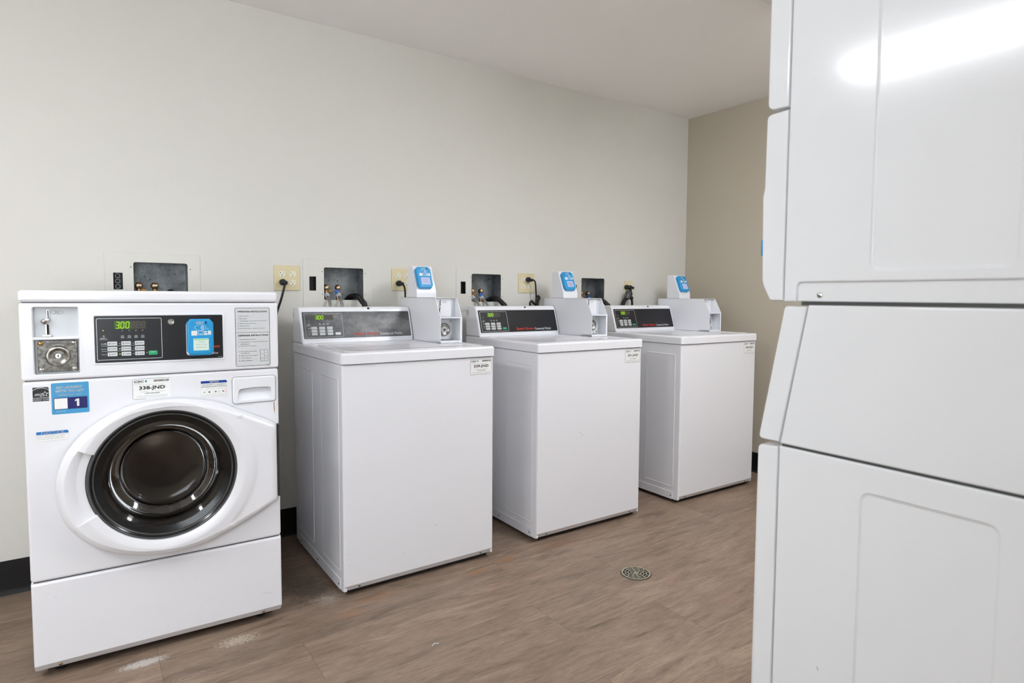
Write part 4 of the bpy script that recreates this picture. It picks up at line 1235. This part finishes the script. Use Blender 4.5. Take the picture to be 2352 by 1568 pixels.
def cord(label, loc, pts, r=0.0042, plugs=((0, 0, 0),), extra=None):
    t = thing('power_cord', label, 'cord', loc, 0, 'black power cords')
    for p in plugs:
        plug(p).obj('plug', t)
    MB().use(BLACK).tube([(a - loc[0], b_ - loc[1], c_ - loc[2]) for a, b_, c_ in pts], r, 10).obj('cable', t)
    if extra: extra(t, loc)
    return t
cord('black power cord dropping from the outlet behind the front-load washer', (0.5300, -0.0085, 1.1793),
     [(0.530, -0.030, 1.176), (0.531, -0.044, 1.166), (0.524, -0.048, 1.140), (0.513, -0.045, 1.097), (0.497, -0.030, 1.035), (0.485, -0.020, 0.95), (0.480, -0.020, 0.80)], 0.0052)
cord('black power cord hanging from the outlet half hidden by the first card reader', (1.0970, -0.0085, 1.1837),
     [(1.097, -0.032, 1.186), (1.105, -0.045, 1.181), (1.112, -0.047, 1.165), (1.116, -0.047, 1.14), (1.117, -0.045, 1.10), (1.118, -0.030, 1.00)], 0.0045)
def bundle(t, L):
    P = [(1.940, -0.050, 1.120), (1.956, -0.052, 1.122), (1.948, -0.052, 1.095), (1.925, -0.054, 1.078), (1.905, -0.052, 1.095), (1.893, -0.052, 1.080), (1.900, -0.052, 1.055)]
    MB().use(BLACK).tube([(a - L[0], b_ - L[1], c_ - L[2]) for a, b_, c_ in P], 0.0065, 10).obj('coiled_slack', t)
    P = [(1.938, -0.060, 1.065), (1.942, -0.060, 1.09), (1.955, -0.058, 1.118)]
    MB().use(BLACK).tube([(a - L[0], b_ - L[1], c_ - L[2]) for a, b_, c_ in P], 0.009, 10).obj('coiled_slack', t)
cord('black power cord with a coiled tail above the middle top-load washer', (1.9250 - 0.018, -0.0085, 1.2188),
     [(1.907, -0.030, 1.219), (1.920, -0.044, 1.217), (1.932, -0.048, 1.205), (1.937, -0.048, 1.17), (1.940, -0.048, 1.12), (1.936, -0.048, 1.08), (1.93, -0.035, 1.0)], 0.0045, extra=bundle)
def boot(t, L):
    q = lambda P: [(a - L[0], b_ - L[1], c_ - L[2]) for a, b_, c_ in P]
    MB().use(DARKGREY).tube(q([(2.690, -0.045, 1.160), (2.682, -0.050, 1.135), (2.664, -0.055, 1.110)]), lambda s_: 0.012 + 0.010 * math.sin(math.pi * min(1, s_ * .8 + .1)), 12).obj('strain_relief', t, label='thick grey strain relief')
    MB().use(BLACK).tube(q([(2.666, -0.055, 1.114), (2.645, -0.055, 1.095), (2.636, -0.053, 1.065), (2.636, -0.045, 0.98)]), 0.013, 12).obj('thick_cable', t)
    m = MB().use(BLACK)
    m.box(2.700 - L[0], 2.722 - L[0], -0.055 - L[1], -0.025 - L[1], 1.130 - L[2], 1.152 - L[2], 0.004)
    m.box(2.704 - L[0], 2.728 - L[0], -0.060 - L[1], -0.030 - L[1], 1.105 - L[2], 1.126 - L[2], 0.008)
    m.obj('cable_clip', t)
cord('black plugs and thick grey-sleeved cord in the narrow outlet near the corner', (2.7330, -0.0085, 1.1705),
     [(2.722, -0.028, 1.180), (2.712, -0.046, 1.160), (2.708, -0.050, 1.130), (2.716, -0.052, 1.105), (2.722, -0.050, 1.07), (2.722, -0.040, 0.98)], 0.0075,
     plugs=((-0.028, 0.0, 0.016), (0.0, 0.0, 0.014)), extra=boot)

# ------------------------------------------------------------------ floor drain
t = thing('floor_drain', 'round beige slotted metal floor drain set in the plank floor', 'floor drain', (1.596, -1.207, 0.0))
m = MB().use(DARKHOLE).poly(circ(0, 0, 0.062, 48), 0.0006)
m.obj('drain_sump', t, smooth=0)
m = MB().use(DRAINM)
rads = [(0.0, 0.0105), (0.0190, 0.0218), (0.0302, 0.0330), (0.0414, 0.0442), (0.0526, 0.0590)]
for r0, r1 in rads:
    if r0 == 0: m.plate(circ(0, 0, r1, 32), 0.0006, 0.003)
    else: m.plate(circ(0, 0, r1, 64), 0.0006, 0.003, 0.0, [circ(0, 0, r0, 48)])
for k, (ra, rb) in enumerate(((0.0100, 0.0190), (0.0215, 0.0302), (0.0327, 0.0414), (0.0439, 0.0526))):
    n = (6, 8, 10, 12)[k]
    for q in range(n):
        a = 2 * math.pi * (q + 0.37 * k) / n
        m.box(ra - 0.0006, rb + 0.0006, -0.0015, 0.0015, 0.0006, 0.0029, M=Matrix.Rotation(a, 4, 'Z'))
m.use(DARKHOLE).rect(-0.008, 0.008, -0.0006, 0.0006, 0.0034); 
m.obj('grate', t)
# small scrap on the floor
sp = []
tag(MB().use(PRINTW).tube([(0, 0, 0.0015), (0.012, 0.006, 0.0015), (0.024, -0.001, 0.0015)], 0.0012, 6, smooth=False).obj('plastic_scrap', None, loc=(0.675, -1.205, 0)),
    'tiny bent white scrap lying on the plank floor', 'litter')

# ------------------------------------------------------------------ stacked dryer (side view)
DX = 0.75
t = thing('stacked_dryer', 'tall white stacked laundry dryer seen from its side, right foreground', 'dryer', (DX, -2.3405, 0.0))
DW, DD = 0.683, 0.705
def side(M_sgn=1):
    return frame((0, 0, 0), (0, -1, 0), (0, 0, 1))   # a = -y (towards the back), b = up, c = -x
SM = side()
def emboss(m, y0, y1, z0, z1, out, M_):
    Q_ = rrect(y0, y1, z0, z1, 0.016, 6)
    m.loft([[(a, b_, 0.0) for a, b_ in Q_], [(a, b_, -0.0018 * out) for a, b_ in inset(Q_, 0.0025)], [(a, b_, -0.0030 * out) for a, b_ in inset(Q_, 0.005)]], M=M_)
    m.poly(inset(Q_, 0.005), -0.0030 * out, M=M_)
    return Q_
m = MB().use(DRYERW)
for M_ in (SM, ):
    # lower body: sloped front upper corner follows the slanted console
    P = [(0.000, 0.030), (DD, 0.030), (DD, 1.1120), (0.0440, 1.1120), (0.0405, 1.1085), (0.0005, 0.8815), (0.000, 0.8770)]
    P = [(0.000, 0.030), (DD, 0.030), (DD, 0.8745), (0.0, 0.8745)]
    q1 = rrect(0.135, 0.312, 0.10, 0.8335, 0.016, 6); q2 = rrect(0.395, 0.572, 0.10, 0.8335, 0.016, 6)
    m.plate(P, -0.012, 0.0, 0.004, [q1, q2], M=M_)
    emboss(m, 0.135, 0.312, 0.10, 0.8335, 1, M_); emboss(m, 0.395, 0.572, 0.10, 0.8335, 1, M_)
m.box(DW - 0.012, DW, -DD, 0.0, 0.03, 0.8745); m.box(0.005, DW - 0.005, -DD, -DD + 0.01, 0.03, 0.8745)
m.box(0.005, DW - 0.005, -DD + 0.01, 0.0, 0.03, 0.04)
m.obj('lower_cabinet', t)
m = MB().use(DRYERW)
P = [(0.0005, 0.8785), (DD, 0.8785), (DD, 1.1125), (0.0430, 1.1125)]
m.plate(P, -0.30, 0.0, 0.004, M=SM)
m.box(DW - 0.012, DW, -DD, -0.02, 0.8785, 1.1125)
m.box(0.29, DW - 0.01, -DD, -0.045, 0.88, 1.1125)
m.obj('middle_cabinet', t)
m = MB().use(DRYERW)
T0 = 1.1175; T1 = 2.02
P = [(0.000, T0), (0.0225, T0), (0.0225, 1.1405), (0.0232, 1.1445), (0.0255, 1.1475), (0.0290, 1.1490), (DD, 1.1490), (DD, T1), (0.0, T1)]
m.plate([(0.015, T0 + 0.0005), (DD, T0 + 0.0005), (DD, 1.157), (0.015, 1.157)], -0.012, -0.0050, 0.0015, M=SM)
m.plate(P, -0.012, 0.0, 0.003, [rrect(0.135, 0.315, 1.163, 1.93, 0.016, 6), rrect(0.395, 0.572, 1.163, 1.93, 0.016, 6)], M=SM)
emboss(m, 0.135, 0.315, 1.163, 1.93, 1, SM); emboss(m, 0.395, 0.572, 1.163, 1.93, 1, SM)
m.box(DW - 0.012, DW, -DD, 0.0, T0, T1); m.box(0.005, DW - 0.005, -DD, -DD + 0.01, T0, T1); m.box(0.004, DW - 0.004, -DD + 0.005, -0.004, T1 - 0.01, T1)
m.box(0.012, DW - 0.012, -DD + 0.01, -0.006, T0 + 0.001, T0 + 0.01)
m.obj('upper_cabinet', t)
screw(SM, 0.0590, 1.1285, -0.0050, 0.0046, 'screw', t, CHROME)
MB().use(DARKGREY).box(0.003, DW - 0.003, -DD + 0.01, -0.030, 1.1120, 1.1180).obj('seam_gasket', t)
MB().use(DARKGREY).box(0.004, DW - 0.004, -DD + 0.01, -0.004, 0.8740, 0.8790).obj('seam_gasket', t)
MB().use(DARKGREY).box(0.02, DW - 0.02, -DD + 0.02, -0.01, 0.0, 0.031).obj('base_frame', t)
# front parts, thickness shows past the front edge of the side
def front_piece(name, prof, cuts=None):
    """prof: outline in (distance in front of the cabinet, z)"""
    m = MB().use(DRYERW)
    lo = []
    for dx, d_ in ((0.0, 0.004), (0.0012, 0.0015), (0.004, 0.0)):
        lo.append([(dx, a, z_) for a, z_ in inset(prof, d_)])
    for dx, d_ in ((0.004, 0.0), (0.0012, 0.0015), (0.0, 0.004)):
        lo.append([(DW - dx, a, z_) for a, z_ in inset(prof, d_)])
    m.loft([L[::-1] for L in lo][::-1])
    n = len(prof)
    m.add(lo[0], [list(range(n))[::-1]]); m.add(lo[-1], [list(range(n))])
    return m.obj(name, t)
def rp(P, r, n=4):
    """round the corners of polygon P by r (list)"""
    out = []
    for i, p in enumerate(P):
        rr_ = r[i] if isinstance(r, (list, tuple)) else r
        a, b_, c_ = Vector(P[i - 1]), Vector(p), Vector(P[(i + 1) % len(P)])
        if rr_ <= 0: out.append(tuple(b_)); continue
        d1 = (a - b_).normalized(); d2 = (c_ - b_).normalized()
        s0 = b_ + d1 * rr_; s1 = b_ + d2 * rr_
        for k in range(n + 1):
            u = k / n
            out.append(tuple((1 - u) ** 2 * s0 + 2 * u * (1 - u) * b_ + u * u * s1))
    return out
G = 0.0015
front_piece('lower_front_panel', rp([(G, 0.030), (0.0405, 0.030), (0.0405, 0.8705), (G, 0.8730)], [0, .004, .010, 0]))
front_piece('lower_console', rp([(G - 0.0005, 0.8800), (0.0405, 0.8800), (0.0385, 0.8850), (-0.0020, 1.1110), (-0.0415, 1.1110)][0:2] + [(-0.0015, 1.1110), (-0.0415, 1.1110)], [0, .010, .006, 0]))
front_piece('control_panel', rp([(G, T0 + 0.001), (0.0260, T0 + 0.001), (0.0405, 1.1450), (0.0425, 1.1560), (0.0455, 1.2960), (0.0425, 1.3080), (0.0415, 1.4315), (G, 1.4330)], [0, .004, .006, .004, .005, .003, .010, 0]))
front_piece('upper_front_panel', rp([(G, 1.4360), (0.0405, 1.4385), (0.0405, 2.0190), (G, 2.0190)], [0, .012, .006, 0]))
b = MB(frame((0, 0.0455, 0), (-1, 0, 0), (0, 0, 1))).use(BLUE).plate(rrect(-0.12, -0.004, 1.196, 1.224, 0.003), -0.001, 0.0022, 0.001)
b.obj('card_reader', t, label='blue edge of a card reader')
b = MB(SM).use(SCUFF)
b.line((0.0790, 0.5290), (0.0815, 0.5235), 0.0010, 0.0006)
b.obj('scuff_mark', t, smooth=0)
